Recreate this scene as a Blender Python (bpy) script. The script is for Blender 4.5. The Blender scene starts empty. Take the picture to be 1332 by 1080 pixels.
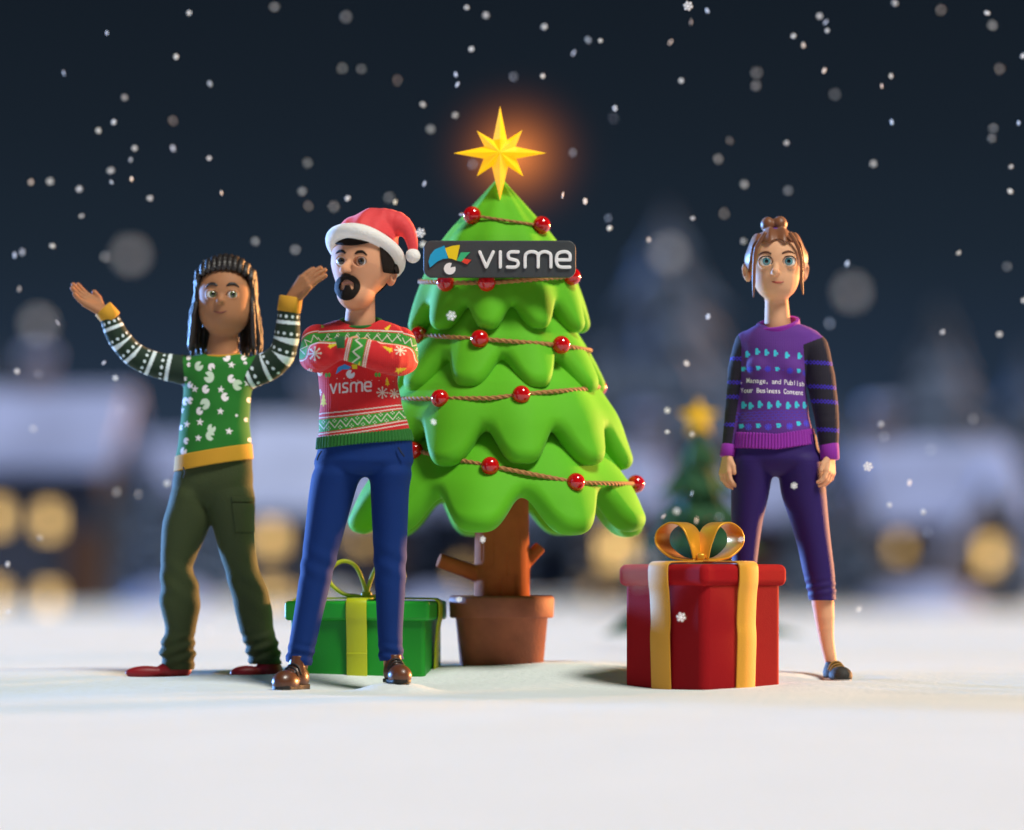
import bpy, bmesh, math, random
import numpy as np
from mathutils import Vector, Matrix
random.seed(7); rng = np.random.default_rng(5)
PI = math.pi
SC = bpy.context.scene
COL = SC.collection
FPX, D0, CH, CX, HY = 4802.0, 14.0, 0.35, 666.0, 765.0

# ------------------------------------------------------------------ frames
class Frame:
    """life size blocks are modelled in small units (1/s metre) on a vertical plane at depth Y0"""
    def __init__(s, Y0): s.Y0 = Y0; s.s = FPX / (D0 + Y0)
    def w(s, V):
        V = np.asarray(V, float).reshape(-1, 3)
        return np.stack([(V[:, 0]-CX)/s.s, s.Y0+V[:, 1]/s.s, CH+(HY+V[:, 2])/s.s], 1)
def at(px, py, Y):
    s = FPX/(D0+Y); return Vector(((px-CX)/s, Y, CH+(HY-py)/s))
def ground_z(x, y):
    base = np.interp(y, [-9, -2, -.6, -.25, .0, .16, .3, .6, 1.2, 2.5, 6, 20], [-.06, -.045, -.035, -.03, -.008, .028, .048, .056, .045, .0, 0, 0])
    m = np.exp(-((x+.05)/1.2)**2)
    side = np.interp(y, [-9, -2, -.6, 0, .6, 2, 6], [-.06, -.045, -.03, -.004, .012, .01, 0])
    z = base*m + side*(1-m)
    fade = np.exp(-((y-.2)/3.0)**2)
    z = z + (.006*np.sin(3.1*x+1.3*y)+.005*np.sin(5.7*x-2.2*y+1))*fade*(.4+.6*m)
    for fx, fy, fz, fr in ((-.825, -.31, -.026, .15), (-.43, -.31, -.000, .14), (-1.375, .40, .001, .2), (-.995, .38, .000, .16), (1.253, .20, -.011, .14)):
        wt = np.exp(-(((x-fx)**2+(y-fy)**2)/fr**2)**1.5); z = z*(1-wt)+fz*wt
    z = z + .018*np.sin(.9*x+.5*y)*np.clip((y-2)/6, 0, 1)*np.clip((45-y)/20, 0, 1)
    return z

def lin(c):
    if isinstance(c, str):
        c = c.lstrip('#'); c = tuple(int(c[i:i+2], 16)/255 for i in (0, 2, 4))
    c = np.asarray(c, float)
    return np.where(c <= .04045, c/12.92, ((c+.055)/1.055)**2.4)

# ------------------------------------------------------------------ materials
def M(name, col=(.5, .5, .5), rough=.55, metal=0, sheen=0, sheen_tint=None, bump=None, attr=False, sss=0, sssr=(1, .4, .2),
      emis=None, es=0, coat=0, vary=0, vscale=6, knit=0, spec=.5):
    m = bpy.data.materials.new(name); m.use_nodes = True
    nt = m.node_tree; N = nt.nodes; L = nt.links
    b = N['Principled BSDF']
    b.inputs['Roughness'].default_value = rough; b.inputs['Metallic'].default_value = metal
    b.inputs['Specular IOR Level'].default_value = spec
    b.inputs['Sheen Weight'].default_value = sheen; b.inputs['Sheen Roughness'].default_value = .45
    if sheen_tint: b.inputs['Sheen Tint'].default_value = (*sheen_tint, 1)
    b.inputs['Coat Weight'].default_value = coat
    b.inputs['Subsurface Weight'].default_value = sss
    b.inputs['Subsurface Radius'].default_value = sssr; b.inputs['Subsurface Scale'].default_value = .03
    tc = N.new('ShaderNodeTexCoord')
    if attr:
        a = N.new('ShaderNodeAttribute'); a.attribute_name = 'Col'; src = a.outputs['Color']
    else:
        r = N.new('ShaderNodeRGB'); r.outputs[0].default_value = (*col, 1); src = r.outputs[0]
    if vary:
        n = N.new('ShaderNodeTexNoise'); n.inputs['Scale'].default_value = vscale; n.inputs['Detail'].default_value = 5
        L.new(tc.outputs['Object'], n.inputs['Vector'])
        mr = N.new('ShaderNodeMapRange'); mr.inputs['From Min'].default_value = .3; mr.inputs['From Max'].default_value = .7
        mr.inputs['To Min'].default_value = 1-vary; mr.inputs['To Max'].default_value = 1+vary
        L.new(n.outputs['Fac'], mr.inputs['Value'])
        vm = N.new('ShaderNodeVectorMath'); vm.operation = 'SCALE'
        L.new(src, vm.inputs[0]); L.new(mr.outputs['Result'], vm.inputs['Scale']); src = vm.outputs['Vector']
    L.new(src, b.inputs['Base Color'])
    h = None
    if bump:
        n = N.new('ShaderNodeTexNoise'); n.inputs['Scale'].default_value = bump[0]; n.inputs['Detail'].default_value = 4
        L.new(tc.outputs['Object'], n.inputs['Vector']); h = n.outputs['Fac']
    if knit:
        w = N.new('ShaderNodeTexWave'); w.bands_direction = 'Z'; w.inputs['Scale'].default_value = 55
        w.inputs['Distortion'].default_value = .6; w.inputs['Detail'].default_value = 1
        L.new(tc.outputs['Object'], w.inputs['Vector'])
        w2 = N.new('ShaderNodeTexWave'); w2.bands_direction = 'X'; w2.inputs['Scale'].default_value = 45
        L.new(tc.outputs['Object'], w2.inputs['Vector'])
        ad = N.new('ShaderNodeMath'); ad.operation = 'ADD'
        L.new(w.outputs['Fac'], ad.inputs[0]); L.new(w2.outputs['Fac'], ad.inputs[1]); h = ad.outputs[0]
    if h is not None:
        bp = N.new('ShaderNodeBump'); bp.inputs['Strength'].default_value = bump[1] if bump else knit
        bp.inputs['Distance'].default_value = .01 if bump else .002
        L.new(h, bp.inputs['Height']); L.new(bp.outputs['Normal'], b.inputs['Normal'])
    if emis is not None:
        b.inputs['Emission Color'].default_value = (*emis, 1); b.inputs['Emission Strength'].default_value = es
    return m

# ------------------------------------------------------------------ objects
def thing(name, label, cat, loc=(0, 0, 0), group=None):
    o = bpy.data.objects.new(name, None); COL.objects.link(o); o.location = loc
    o.empty_display_size = .1
    o['label'] = label; o['category'] = cat
    if group: o['group'] = group
    return o
def root_loc(o):
    while o.parent: o = o.parent
    return np.array(o.location)
def mesh_obj(name, V, F, mat, parent=None, cols=None, smooth=True, origin=None):
    V = np.asarray(V, float).reshape(-1, 3)
    if origin is not None: org = np.array(origin, float)
    elif parent is not None: org = root_loc(parent)
    else: org = np.array([V[:, 0].mean(), V[:, 1].mean(), V[:, 2].min()])
    me = bpy.data.meshes.new(name)
    if isinstance(F, np.ndarray):
        n, k = F.shape
        me.vertices.add(len(V)); me.vertices.foreach_set('co', (V-org).astype(np.float32).ravel())
        me.loops.add(n*k); me.loops.foreach_set('vertex_index', F.astype(np.int32).ravel())
        me.polygons.add(n); me.polygons.foreach_set('loop_start', np.arange(0, n*k, k, dtype=np.int32))
        me.update(calc_edges=True)
    else:
        me.from_pydata([tuple(v) for v in (V-org)], [], [tuple(int(i) for i in f) for f in F]); me.update()
    if smooth: me.polygons.foreach_set('use_smooth', np.ones(len(me.polygons), bool))
    if cols is not None:
        a = me.color_attributes.new('Col', 'FLOAT_COLOR', 'POINT')
        c4 = np.ones((len(V), 4), np.float32); c4[:, :3] = cols
        a.data.foreach_set('color', c4.ravel())
    me.materials.append(mat)
    o = bpy.data.objects.new(name, me); COL.objects.link(o)
    if parent is not None: o.parent = parent
    else: o.location = org
    return o
def tag(o, label, cat, group=None):
    o['label'] = label; o['category'] = cat
    if group: o['group'] = group
    return o
class MB:
    """collects simple pieces into one mesh (world coordinates)"""
    def __init__(s): s.V = []; s.F = []; s.n = 0
    def add(s, V, F):
        V = [tuple(v) for v in V]; s.V += V; s.F += [tuple(int(i)+s.n for i in f) for f in F]; s.n += len(V); return s
    def box(s, c, h, rz=0, bev=0, R=None, seg=3):
        bm = bmesh.new(); bmesh.ops.create_cube(bm, size=2)
        for v in bm.verts: v.co = Vector((v.co.x*h[0], v.co.y*h[1], v.co.z*h[2]))
        if bev: bmesh.ops.bevel(bm, geom=list(bm.edges), offset=bev, segments=seg, affect='EDGES', profile=.5)
        Rm = R if R is not None else Matrix.Rotation(rz, 3, 'Z')
        bm.verts.ensure_lookup_table(); bm.verts.index_update()
        V = [Rm @ v.co + Vector(c) for v in bm.verts]; F = [[v.index for v in f.verts] for f in bm.faces]
        bm.free(); return s.add(V, F)
    def build(s, name, mat, parent=None, smooth=False, cols=None):
        return mesh_obj(name, s.V, s.F, mat, parent, smooth=smooth, cols=cols)
def frames(P, up=None, closed=False):
    P = np.asarray(P, float); n = len(P)
    T = (np.roll(P, -1, 0)-np.roll(P, 1, 0)) if closed else np.gradient(P, axis=0)
    T /= np.linalg.norm(T, axis=1)[:, None]+1e-9
    N = np.zeros_like(P)
    if up is None:
        a = np.array([0, 0, 1.]) if abs(T[0][2]) < .9 else np.array([1., 0, 0])
        nn = np.cross(T[0], a); nn /= np.linalg.norm(nn)
        for i in range(n):
            nn = nn-T[i]*nn.dot(T[i]); nn /= np.linalg.norm(nn); N[i] = nn
    else:
        U = np.broadcast_to(np.asarray(up, float), P.shape)
        N = U-T*(U*T).sum(1)[:, None]; N /= np.linalg.norm(N, axis=1)[:, None]+1e-9
    B = np.cross(T, N)
    return T, N, B
def sweep(P, cross, up=None, closed=False, scale=None, twist=None, cap=True):
    """cross: (k,2) outline; returns V,F"""
    P = np.asarray(P, float); n = len(P); cross = np.asarray(cross, float); k = len(cross)
    T, N, B = frames(P, up, closed)
    V = []
    for i in range(n):
        c = cross*(scale[i] if scale is not None else 1)
        if twist is not None:
            ca, sa = math.cos(twist[i]), math.sin(twist[i]); c = np.stack([c[:, 0]*ca-c[:, 1]*sa, c[:, 0]*sa+c[:, 1]*ca], 1)
        V.append(P[i]+c[:, :1]*N[i]+c[:, 1:]*B[i])
    V = np.concatenate(V); F = []
    m = n if closed else n-1
    for i in range(m):
        a = i*k; b = ((i+1) % n)*k
        for j in range(k):
            j2 = (j+1) % k; F.append((a+j, a+j2, b+j2, b+j))
    if cap and not closed:
        F.append(tuple(range(k-1, -1, -1))); F.append(tuple(range((n-1)*k, n*k)))
    return V, F
def circ(k, r=1, ry=None):
    a = np.arange(k)*2*PI/k; return np.stack([np.cos(a)*r, np.sin(a)*(ry or r)], 1)
def rrect(w, h, r, k=3):
    out = []
    for cx, cy, a0 in ((w-r, h-r, 0), (-w+r, h-r, PI/2), (-w+r, -h+r, PI), (w-r, -h+r, 1.5*PI)):
        for i in range(k+1):
            a = a0+i*PI/2/k; out.append((cx+r*math.cos(a), cy+r*math.sin(a)))
    return np.array(out)
def catmull(P, n=8, closed=False):
    P = np.asarray(P, float); out = []
    m = len(P)
    rngi = range(m) if closed else range(m-1)
    for i in rngi:
        if closed: p0, p1, p2, p3 = P[(i-1) % m], P[i], P[(i+1) % m], P[(i+2) % m]
        else: p0, p1, p2, p3 = P[max(i-1, 0)], P[i], P[i+1], P[min(i+2, m-1)]
        for j in range(n):
            t = j/n
            out.append(.5*((2*p1)+(-p0+p2)*t+(2*p0-5*p1+4*p2-p3)*t*t+(-p0+3*p1-3*p2+p3)*t**3))
    if not closed: out.append(P[-1])
    return np.array(out)
def lathe(prof, k=48, c=(0, 0)):
    prof = np.asarray(prof, float); V = []; F = []; n = len(prof)
    for r, z in prof:
        for j in range(k):
            a = 2*PI*j/k; V.append((c[0]+r*math.cos(a), c[1]+r*math.sin(a), z))
    for i in range(n-1):
        for j in range(k):
            j2 = (j+1) % k; F.append((i*k+j, i*k+j2, (i+1)*k+j2, (i+1)*k+j))
    F.append(tuple(range(k-1, -1, -1))); F.append(tuple(range((n-1)*k, n*k)))
    return V, F

# ------------------------------------------------------------------ signed distance modelling
def v3(*a): return np.array(a, float)
def P3(px, py, y=0.0): return np.array([px, y, -py], float)
def cap(a, b, ra, rb=None):
    a = np.asarray(a, float); b = np.asarray(b, float); rb = ra if rb is None else rb
    ab = b-a; L2 = float(ab.dot(ab))+1e-9
    def f(x, y, z):
        px, py, pz = x-a[0], y-a[1], z-a[2]
        t = np.clip((px*ab[0]+py*ab[1]+pz*ab[2])/L2, 0, 1)
        return np.sqrt((px-t*ab[0])**2+(py-t*ab[1])**2+(pz-t*ab[2])**2)-(ra+(rb-ra)*t)
    return f
def rotm(rx=0, ry=0, rz=0):
    return np.array(Matrix.Rotation(math.radians(rz), 3, 'Z') @ Matrix.Rotation(math.radians(ry), 3, 'Y') @ Matrix.Rotation(math.radians(rx), 3, 'X'))
def ell(c, r, R=None):
    c = np.asarray(c, float); r = np.asarray(r, float)
    def f(x, y, z):
        px, py, pz = x-c[0], y-c[1], z-c[2]
        if R is not None:
            px, py, pz = (px*R[0, 0]+py*R[1, 0]+pz*R[2, 0], px*R[0, 1]+py*R[1, 1]+pz*R[2, 1], px*R[0, 2]+py*R[1, 2]+pz*R[2, 2])
        u, v, w = px/r[0], py/r[1], pz/r[2]
        k0 = np.sqrt(u*u+v*v+w*w); k1 = np.sqrt((u/r[0])**2+(v/r[1])**2+(w/r[2])**2)+1e-9
        return k0*(k0-1)/k1
    return f
def rbox(c, h, r, R=None):
    c = np.asarray(c, float); h = np.asarray(h, float)-r
    def f(x, y, z):
        px, py, pz = x-c[0], y-c[1], z-c[2]
        if R is not None:
            px, py, pz = (px*R[0, 0]+py*R[1, 0]+pz*R[2, 0], px*R[0, 1]+py*R[1, 1]+pz*R[2, 1], px*R[0, 2]+py*R[1, 2]+pz*R[2, 2])
        qx, qy, qz = np.abs(px)-h[0], np.abs(py)-h[1], np.abs(pz)-h[2]
        return np.sqrt(np.maximum(qx, 0)**2+np.maximum(qy, 0)**2+np.maximum(qz, 0)**2)+np.minimum(np.maximum(qx, np.maximum(qy, qz)), 0)-r
    return f
def smn(a, b, k):
    if k <= 0: return np.minimum(a, b)
    h = np.maximum(k-np.abs(a-b), 0)/k
    return np.minimum(a, b)-h*h*h*k/6
def smin(k, *fs):
    def f(x, y, z):
        d = fs[0](x, y, z)
        for g in fs[1:]: d = smn(d, g(x, y, z), k)
        return d
    return f
def smax(k, *fs):
    def f(x, y, z):
        d = -fs[0](x, y, z)
        for g in fs[1:]: d = smn(d, -g(x, y, z), k)
        return -d
    return f
def neg(g): return lambda x, y, z: -g(x, y, z)
def sub(k, a, b): return smax(k, a, neg(b))
def infl(g, d): return lambda x, y, z: g(x, y, z)-d
def half(n, p):
    """inside is where (x-p).n < 0"""
    n = np.asarray(n, float); n = n/np.linalg.norm(n); p = np.asarray(p, float)
    return lambda x, y, z: (x-p[0])*n[0]+(y-p[1])*n[1]+(z-p[2])*n[2]
def chain(pts, rs, sub_n=3):
    P = catmull(pts, sub_n); rs = catmull(np.asarray(rs, float)[:, None], sub_n)[:, 0]
    return smin(0.8, *[cap(P[i], P[i+1], rs[i], rs[i+1]) for i in range(len(P)-1)])
def gate(g, c, R):
    c = np.asarray(c, float)
    def f(x, y, z):
        x, y, z = np.broadcast_arrays(x, y, z)
        d = np.sqrt((x-c[0])**2+(y-c[1])**2+(z-c[2])**2)-R
        m = d < 6
        out = np.array(d, float)
        if m.any(): out[m] = g(x[m], y[m], z[m])
        return out
    return f
def loft(py, l, r, b, cy=0.0, ex=2.0):
    """vertical body of elliptical sections; py rows, left and right edges, half depth b, centre depth cy"""
    z = -np.asarray(py, float); o = np.argsort(z)
    l = np.asarray(l, float); r = np.asarray(r, float)
    b = np.broadcast_to(np.asarray(b, float), z.shape); cy = np.broadcast_to(np.asarray(cy, float), z.shape)
    tab = np.stack([z, (l+r)/2, (r-l)/2, b, cy], 1)[o]
    T = catmull(tab, 6)
    T = T[np.argsort(T[:, 0])]
    def f(x, y, zz):
        c = np.interp(zz, T[:, 0], T[:, 1]); a = np.interp(zz, T[:, 0], T[:, 2])
        bb = np.interp(zz, T[:, 0], T[:, 3]); yc = np.interp(zz, T[:, 0], T[:, 4])
        u = np.abs(x-c)/a; v = np.abs(y-yc)/bb
        if ex == 2.0: k0 = np.sqrt(u*u+v*v)
        else: k0 = (u**ex+v**ex)**(1/ex)
        k1 = np.sqrt((u/a)**2+(v/bb)**2)+1e-6
        d = (k0-1)*np.minimum(np.sqrt(u*u+v*v)/k1, 4*np.maximum(a, bb))
        d = np.where(k0 < .15, -np.minimum(a, bb)*.85, d)
        return np.maximum(d, np.maximum(T[0, 0]-zz, zz-T[-1, 0]))
    return f

OFF8 = np.stack(np.meshgrid(*[np.arange(8)]*3, indexing='ij'), -1).reshape(-1, 3)
def mesher(f, lo, hi, h=1.0, it=2):
    lo = np.asarray(lo, float)-2.2*h; hi = np.asarray(hi, float)+2.2*h
    nb = np.ceil((hi-lo)/(8*h)).astype(int)
    g = [lo[i]+(np.arange(nb[i])*8+3.5)*h for i in range(3)]
    X, Y, Z = np.meshgrid(*g, indexing='ij')
    fc = f(X.ravel(), Y.ravel(), Z.ravel()).reshape(nb)
    D = np.repeat(np.repeat(np.repeat(fc.astype(np.float32), 8, 0), 8, 1), 8, 2)
    idx = np.argwhere(np.abs(fc) < 8*h*1.15+1)
    for c in range(0, len(idx), 1500):
        gi = (idx[c:c+1500][:, None, :]*8+OFF8[None]).reshape(-1, 3)
        P = lo+gi*h
        D[gi[:, 0], gi[:, 1], gi[:, 2]] = f(P[:, 0], P[:, 1], P[:, 2])
    for ax in range(3):
        sl = [slice(None)]*3
        for e in (0, -1):
            sl[ax] = e; D[tuple(sl)] = np.maximum(D[tuple(sl)], .2*h)
    S = D < 0
    c = np.zeros(np.array(D.shape)-1, np.int8)
    cor = [(i, j, k) for i in (0, 1) for j in (0, 1) for k in (0, 1)]
    sh = D.shape
    for i, j, k in cor: c += S[i:sh[0]-1+i, j:sh[1]-1+j, k:sh[2]-1+k]
    cells = np.argwhere((c > 0) & (c < 8)); del c
    vals = [D[cells[:, 0]+i, cells[:, 1]+j, cells[:, 2]+k] for i, j, k in cor]
    acc = np.zeros((len(cells), 3)); cnt = np.zeros(len(cells))
    for a in range(8):
        for b in range(a+1, 8):
            da = np.array(cor[b])-np.array(cor[a])
            if np.abs(da).sum() != 1: continue
            va, vb = vals[a], vals[b]; m = (va < 0) != (vb < 0)
            t = np.where(m, va/np.where(m, va-vb, 1), 0)
            acc += np.where(m[:, None], np.array(cor[a])+t[:, None]*da, 0); cnt += m
    V = lo+(cells+acc/cnt[:, None])*h
    im = np.full(sh, -1, np.int32); im[cells[:, 0], cells[:, 1], cells[:, 2]] = np.arange(len(cells))
    Fs = []
    for ax in range(3):
        a1, a2 = (ax+1) % 3, (ax+2) % 3
        s0 = [slice(None)]*3; s1 = [slice(None)]*3
        s0[ax] = slice(0, sh[ax]-1); s1[ax] = slice(1, sh[ax])
        ch = np.argwhere(S[tuple(s0)] != S[tuple(s1)])
        ch = ch[(ch[:, a1] > 0) & (ch[:, a2] > 0)]
        ins = S[ch[:, 0], ch[:, 1], ch[:, 2]]
        q = []
        for d1, d2 in ((-1, -1), (0, -1), (0, 0), (-1, 0)):
            cc = ch.copy(); cc[:, a1] += d1; cc[:, a2] += d2
            q.append(im[cc[:, 0], cc[:, 1], cc[:, 2]])
        q = np.stack(q, 1); q[~ins] = q[~ins][:, ::-1]; Fs.append(q)
    F = np.concatenate(Fs); F = F[(F >= 0).all(1)]
    e = .4*h
    for _ in range(it):
        d = f(V[:, 0], V[:, 1], V[:, 2])
        G = np.stack([f(V[:, 0]+e, V[:, 1], V[:, 2])-f(V[:, 0]-e, V[:, 1], V[:, 2]),
                      f(V[:, 0], V[:, 1]+e, V[:, 2])-f(V[:, 0], V[:, 1]-e, V[:, 2]),
                      f(V[:, 0], V[:, 1], V[:, 2]+e)-f(V[:, 0], V[:, 1], V[:, 2]-e)], 1)/(2*e)
        n2 = (G*G).sum(1)+1e-4
        st = -(d/n2)[:, None]*G
        ln = np.linalg.norm(st, axis=1)[:, None]+1e-9
        V = V+st*np.minimum(1, .6*h/ln)
    return V, F
def sdf_obj(name, fr, f, lo, hi, mat, parent=None, h=1.0, colf=None, it=2):
    """lo,hi are (px,depth,py) corners"""
    l = (lo[0], lo[1], -hi[2]); u = (hi[0], hi[1], -lo[2])
    V, F = mesher(f, l, u, h, it)
    cols = colf(V) if colf else None
    return mesh_obj(name, fr.w(V), F, mat, parent, cols)
def sweep_obj(name, fr, P, cross, mat, parent, **kw):
    V, F = sweep(P, cross, **kw); return mesh_obj(name, fr.w(V), F, mat, parent)
def sphere(c, r, n=24, m=32):
    V = []; F = []
    r = np.broadcast_to(np.asarray(r, float), 3)
    for i in range(n+1):
        a = PI*i/n
        for j in range(m):
            b = 2*PI*j/m; V.append((c[0]+r[0]*math.sin(a)*math.cos(b), c[1]+r[1]*math.sin(a)*math.sin(b), c[2]+r[2]*math.cos(a)))
    for i in range(n):
        for j in range(m):
            j2 = (j+1) % m; F.append((i*m+j, (i+1)*m+j, (i+1)*m+j2, i*m+j2))
    return V, F

# ------------------------------------------------------------------ flat pattern sheets sampled onto vertex colours
class Canvas:
    def __init__(s, x0, y0, x1, y1, base, ss=5):
        s.x0, s.y0, s.ss = x0, y0, ss
        w, h = int((x1-x0)*ss), int((y1-y0)*ss)
        s.Y, s.X = np.mgrid[0:h, 0:w]; s.X = x0+(s.X+.5)/ss; s.Y = y0+(s.Y+.5)/ss
        s.A = np.zeros((h, w, 3))+lin(base)
    def fill(s, m, c): s.A[m] = lin(c)
    def poly(s, P, c):
        P = np.asarray(P, float); x0, y0 = P.min(0); x1, y1 = P.max(0)
        i0, i1 = max(int((y0-s.y0)*s.ss)-1, 0), min(int((y1-s.y0)*s.ss)+2, s.A.shape[0])
        j0, j1 = max(int((x0-s.x0)*s.ss)-1, 0), min(int((x1-s.x0)*s.ss)+2, s.A.shape[1])
        if i1 <= i0 or j1 <= j0: return
        X, Y = s.X[i0:i1, j0:j1], s.Y[i0:i1, j0:j1]; ins = np.zeros(X.shape, bool)
        for k in range(len(P)):
            a, b = P[k], P[k-1]
            if a[1] == b[1]: continue
            ins ^= ((a[1] > Y) != (b[1] > Y)) & (X < (b[0]-a[0])*(Y-a[1])/(b[1]-a[1])+a[0])
        s.A[i0:i1, j0:j1][ins] = lin(c)
    def disc(s, x, y, r, c, ry=None):
        s.fill(((s.X-x)/r)**2+((s.Y-y)/(ry or r))**2 < 1, c)
    def line(s, P, w, c):
        for a, b in zip(P[:-1], P[1:]):
            a = np.array(a, float); b = np.array(b, float); d = b-a; L = d.dot(d)+1e-9
            t = np.clip(((s.X-a[0])*d[0]+(s.Y-a[1])*d[1])/L, 0, 1)
            s.fill((s.X-a[0]-t*d[0])**2+(s.Y-a[1]-t*d[1])**2 < w*w/4, c)
    def pac(s, x, y, r, c, ang=-45, sq=.85):
        a = np.degrees(np.arctan2(s.Y-y, s.X-x)); m = ((s.X-x)/(r*sq))**2+((s.Y-y)/r)**2 < 1
        dd = np.abs((a-ang+180) % 360-180)
        s.fill(m & ((dd > 24) | (np.hypot(s.X-x, s.Y-y) < r*.12)), c)
    def star(s, x, y, r, c, rot=0, n=5, inner=.42):
        P = []
        for i in range(2*n):
            a = -PI/2+rot+i*PI/n; q = r if i % 2 == 0 else r*inner; P.append((x+q*math.cos(a), y+q*math.sin(a)))
        s.poly(P, c)
    def flake(s, x, y, r, c, w=1.3):
        for i in range(4):
            a = i*PI/4; s.line([(x-r*math.cos(a), y-r*math.sin(a)), (x+r*math.cos(a), y+r*math.sin(a))], w, c)
        for i in range(8):
            a = i*PI/4; s.disc(x+r*math.cos(a), y+r*math.sin(a), w*.85, c)
    def tree(s, x, y, h, c, ang=0, trunk=None):
        ca, sa = math.cos(ang), math.sin(ang)
        def T(p): return [(x+(u*ca-v*sa)*h, y+(u*sa+v*ca)*h) for u, v in p]
        s.poly(T([(0, -.5), (.13, -.2), (.07, -.2), (.2, .08), (.1, .08), (.28, .36), (-.28, .36), (-.1, .08), (-.2, .08), (-.07, -.2), (-.13, -.2)]), c)
        s.poly(T([(-.05, .34), (.05, .34), (.05, .5), (-.05, .5)]), trunk or c)
    def text(s, txt, x0, x1, y0, y1, h, c, ylean=0):
        n = len(txt); pitch = (x1-x0)/n
        for i, chx in enumerate(txt):
            if chx == ' ': continue
            T, w = glyph(chx)
            yy = y0+(y1-y0)*(i/max(n-1, 1)); k = h/.7
            sx = min(k*.95, pitch*.92/max(w, .05))
            xc = x0+pitch*(i+.5)
            for t in T:
                s.poly([(xc+(p[0]-w/2)*sx, yy-p[1]*k) for p in t], c)
    def sample(s, px, py):
        h, w = s.A.shape[:2]
        u = np.clip((px-s.x0)*s.ss-.5, 0, w-1.001); v = np.clip((py-s.y0)*s.ss-.5, 0, h-1.001)
        i = v.astype(int); j = u.astype(int); fu = (u-j)[:, None]; fv = (v-i)[:, None]
        A = s.A; return (A[i, j]*(1-fu)+A[i, j+1]*fu)*(1-fv)+(A[i+1, j]*(1-fu)+A[i+1, j+1]*fu)*fv
    def blur(s, n=1):
        for _ in range(n):
            A = s.A; s.A = (A+np.roll(A, 1, 0)+np.roll(A, -1, 0)+np.roll(A, 1, 1)+np.roll(A, -1, 1))/5
_gl = {}
def glyph(chx):
    if chx in _gl: return _gl[chx]
    cu = bpy.data.curves.new('tmp', 'FONT'); cu.body = chx; cu.offset = .012
    o = bpy.data.objects.new('tmp', cu); COL.objects.link(o)
    dg = bpy.context.evaluated_depsgraph_get(); me = o.evaluated_get(dg).to_mesh(); me.calc_loop_triangles()
    V = [(v.co.x, v.co.y) for v in me.vertices]
    T = [[V[i] for i in t.vertices] for t in me.loop_triangles]
    xs = [v[0] for v in V]; x0 = min(xs); w = max(xs)-x0
    T = [[(p[0]-x0, p[1]) for p in t] for t in T]
    bpy.data.objects.remove(o); bpy.data.curves.remove(cu)
    _gl[chx] = (T, w); return _gl[chx]

def hand(w, d, n, t, L, curl=(15, 20, 15), fan=.1, thumb=1.0):
    w, d, n, t = [np.asarray(a, float) for a in (w, d, n, t)]
    d = d/np.linalg.norm(d); n = n-d*n.dot(d); n /= np.linalg.norm(n)
    t = t-d*t.dot(d)-n*t.dot(n); t /= np.linalg.norm(t)
    lens = [.41, .47, .43, .34]; pal = []; fin = []
    for i, off in enumerate((1.5, .5, -.5, -1.5)):
        K = w+d*L*(.5-.03*abs(off+.2))+t*off*.118*L
        pal.append(cap(w+t*off*.06*L, K, .085*L, .078*L))
        p = K; dd = d+t*off*fan; dd /= np.linalg.norm(dd); nn = n.copy()
        q = [p]
        for sgm, fr_ in enumerate((.45, .3, .25)):
            a = math.radians(curl[sgm]*(1+.12*i)); dd, nn = dd*math.cos(a)+nn*math.sin(a), nn*math.cos(a)-dd*math.sin(a)
            p = p+dd*lens[i]*L*fr_; q.append(p)
        r = (.062-.004*(i == 3))*L
        fin.append(smin(.5, cap(q[0], q[1], r*1.12, r), cap(q[1], q[2], r, r*.93), cap(q[2], q[3], r*.93, r*.8)))
    b0 = w+d*.14*L+t*.14*L; td = d*.75+t*.6*thumb+n*.35; td /= np.linalg.norm(td)
    b1 = b0+td*.2*L; td2 = d*.95+t*.25*thumb+n*.2; td2 /= np.linalg.norm(td2); b2 = b1+td2*.17*L
    th = smin(.5, cap(b0, b1, .085*L, .068*L), cap(b1, b2, .068*L, .055*L))
    palm = smin(.1*L, *pal)
    f = smin(0.03*L, palm, smin(0, *fin))
    f = smin(.06*L, f, th)
    return gate(f, w+d*.5*L, .75*L)
# ================================================================== camera, light, sky
cam = bpy.data.cameras.new('camera'); cam.lens = FPX/1332*36; cam.sensor_width = 36
cam.shift_y = (HY-540)/1332; cam.clip_end = 2000; cam.clip_start = .1
co = bpy.data.objects.new('camera', cam); COL.objects.link(co); co.location = (0, -D0, CH); co.rotation_euler = (PI/2, 0, 0)
cam.dof.use_dof = True; cam.dof.focus_distance = D0-.1; cam.dof.aperture_fstop = .60
SC.camera = co
SC.view_settings.view_transform = 'Standard'; SC.view_settings.look = 'None'; SC.view_settings.exposure = 0
SC.cycles.use_denoising = True
SC.cycles.sample_clamp_indirect = 4
w = bpy.data.worlds.new('World'); SC.world = w; w.use_nodes = True
nt = w.node_tree; bg = nt.nodes['Background']
tc = nt.nodes.new('ShaderNodeTexCoord'); sx = nt.nodes.new('ShaderNodeSeparateXYZ'); nt.links.new(tc.outputs['Generated'], sx.inputs[0])
cr = nt.nodes.new('ShaderNodeValToRGB'); nt.links.new(sx.outputs['Z'], cr.inputs[0]); nt.links.new(cr.outputs[0], bg.inputs[0])
e = cr.color_ramp.elements
e[0].position = 0; e[0].color = (*lin('3b4b62'), 1)
e[1].position = 1; e[1].color = (*lin('10161f'), 1)
for p, c in ((.03, '2d3d51'), (.06, '222f40'), (.09, '1c2733'), (.125, '18212b'), (.16, '151d26'), (.3, '121922')):
    q = e.new(p); q.color = (*lin(c), 1)
bg.inputs[1].default_value = 1.0
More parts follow.
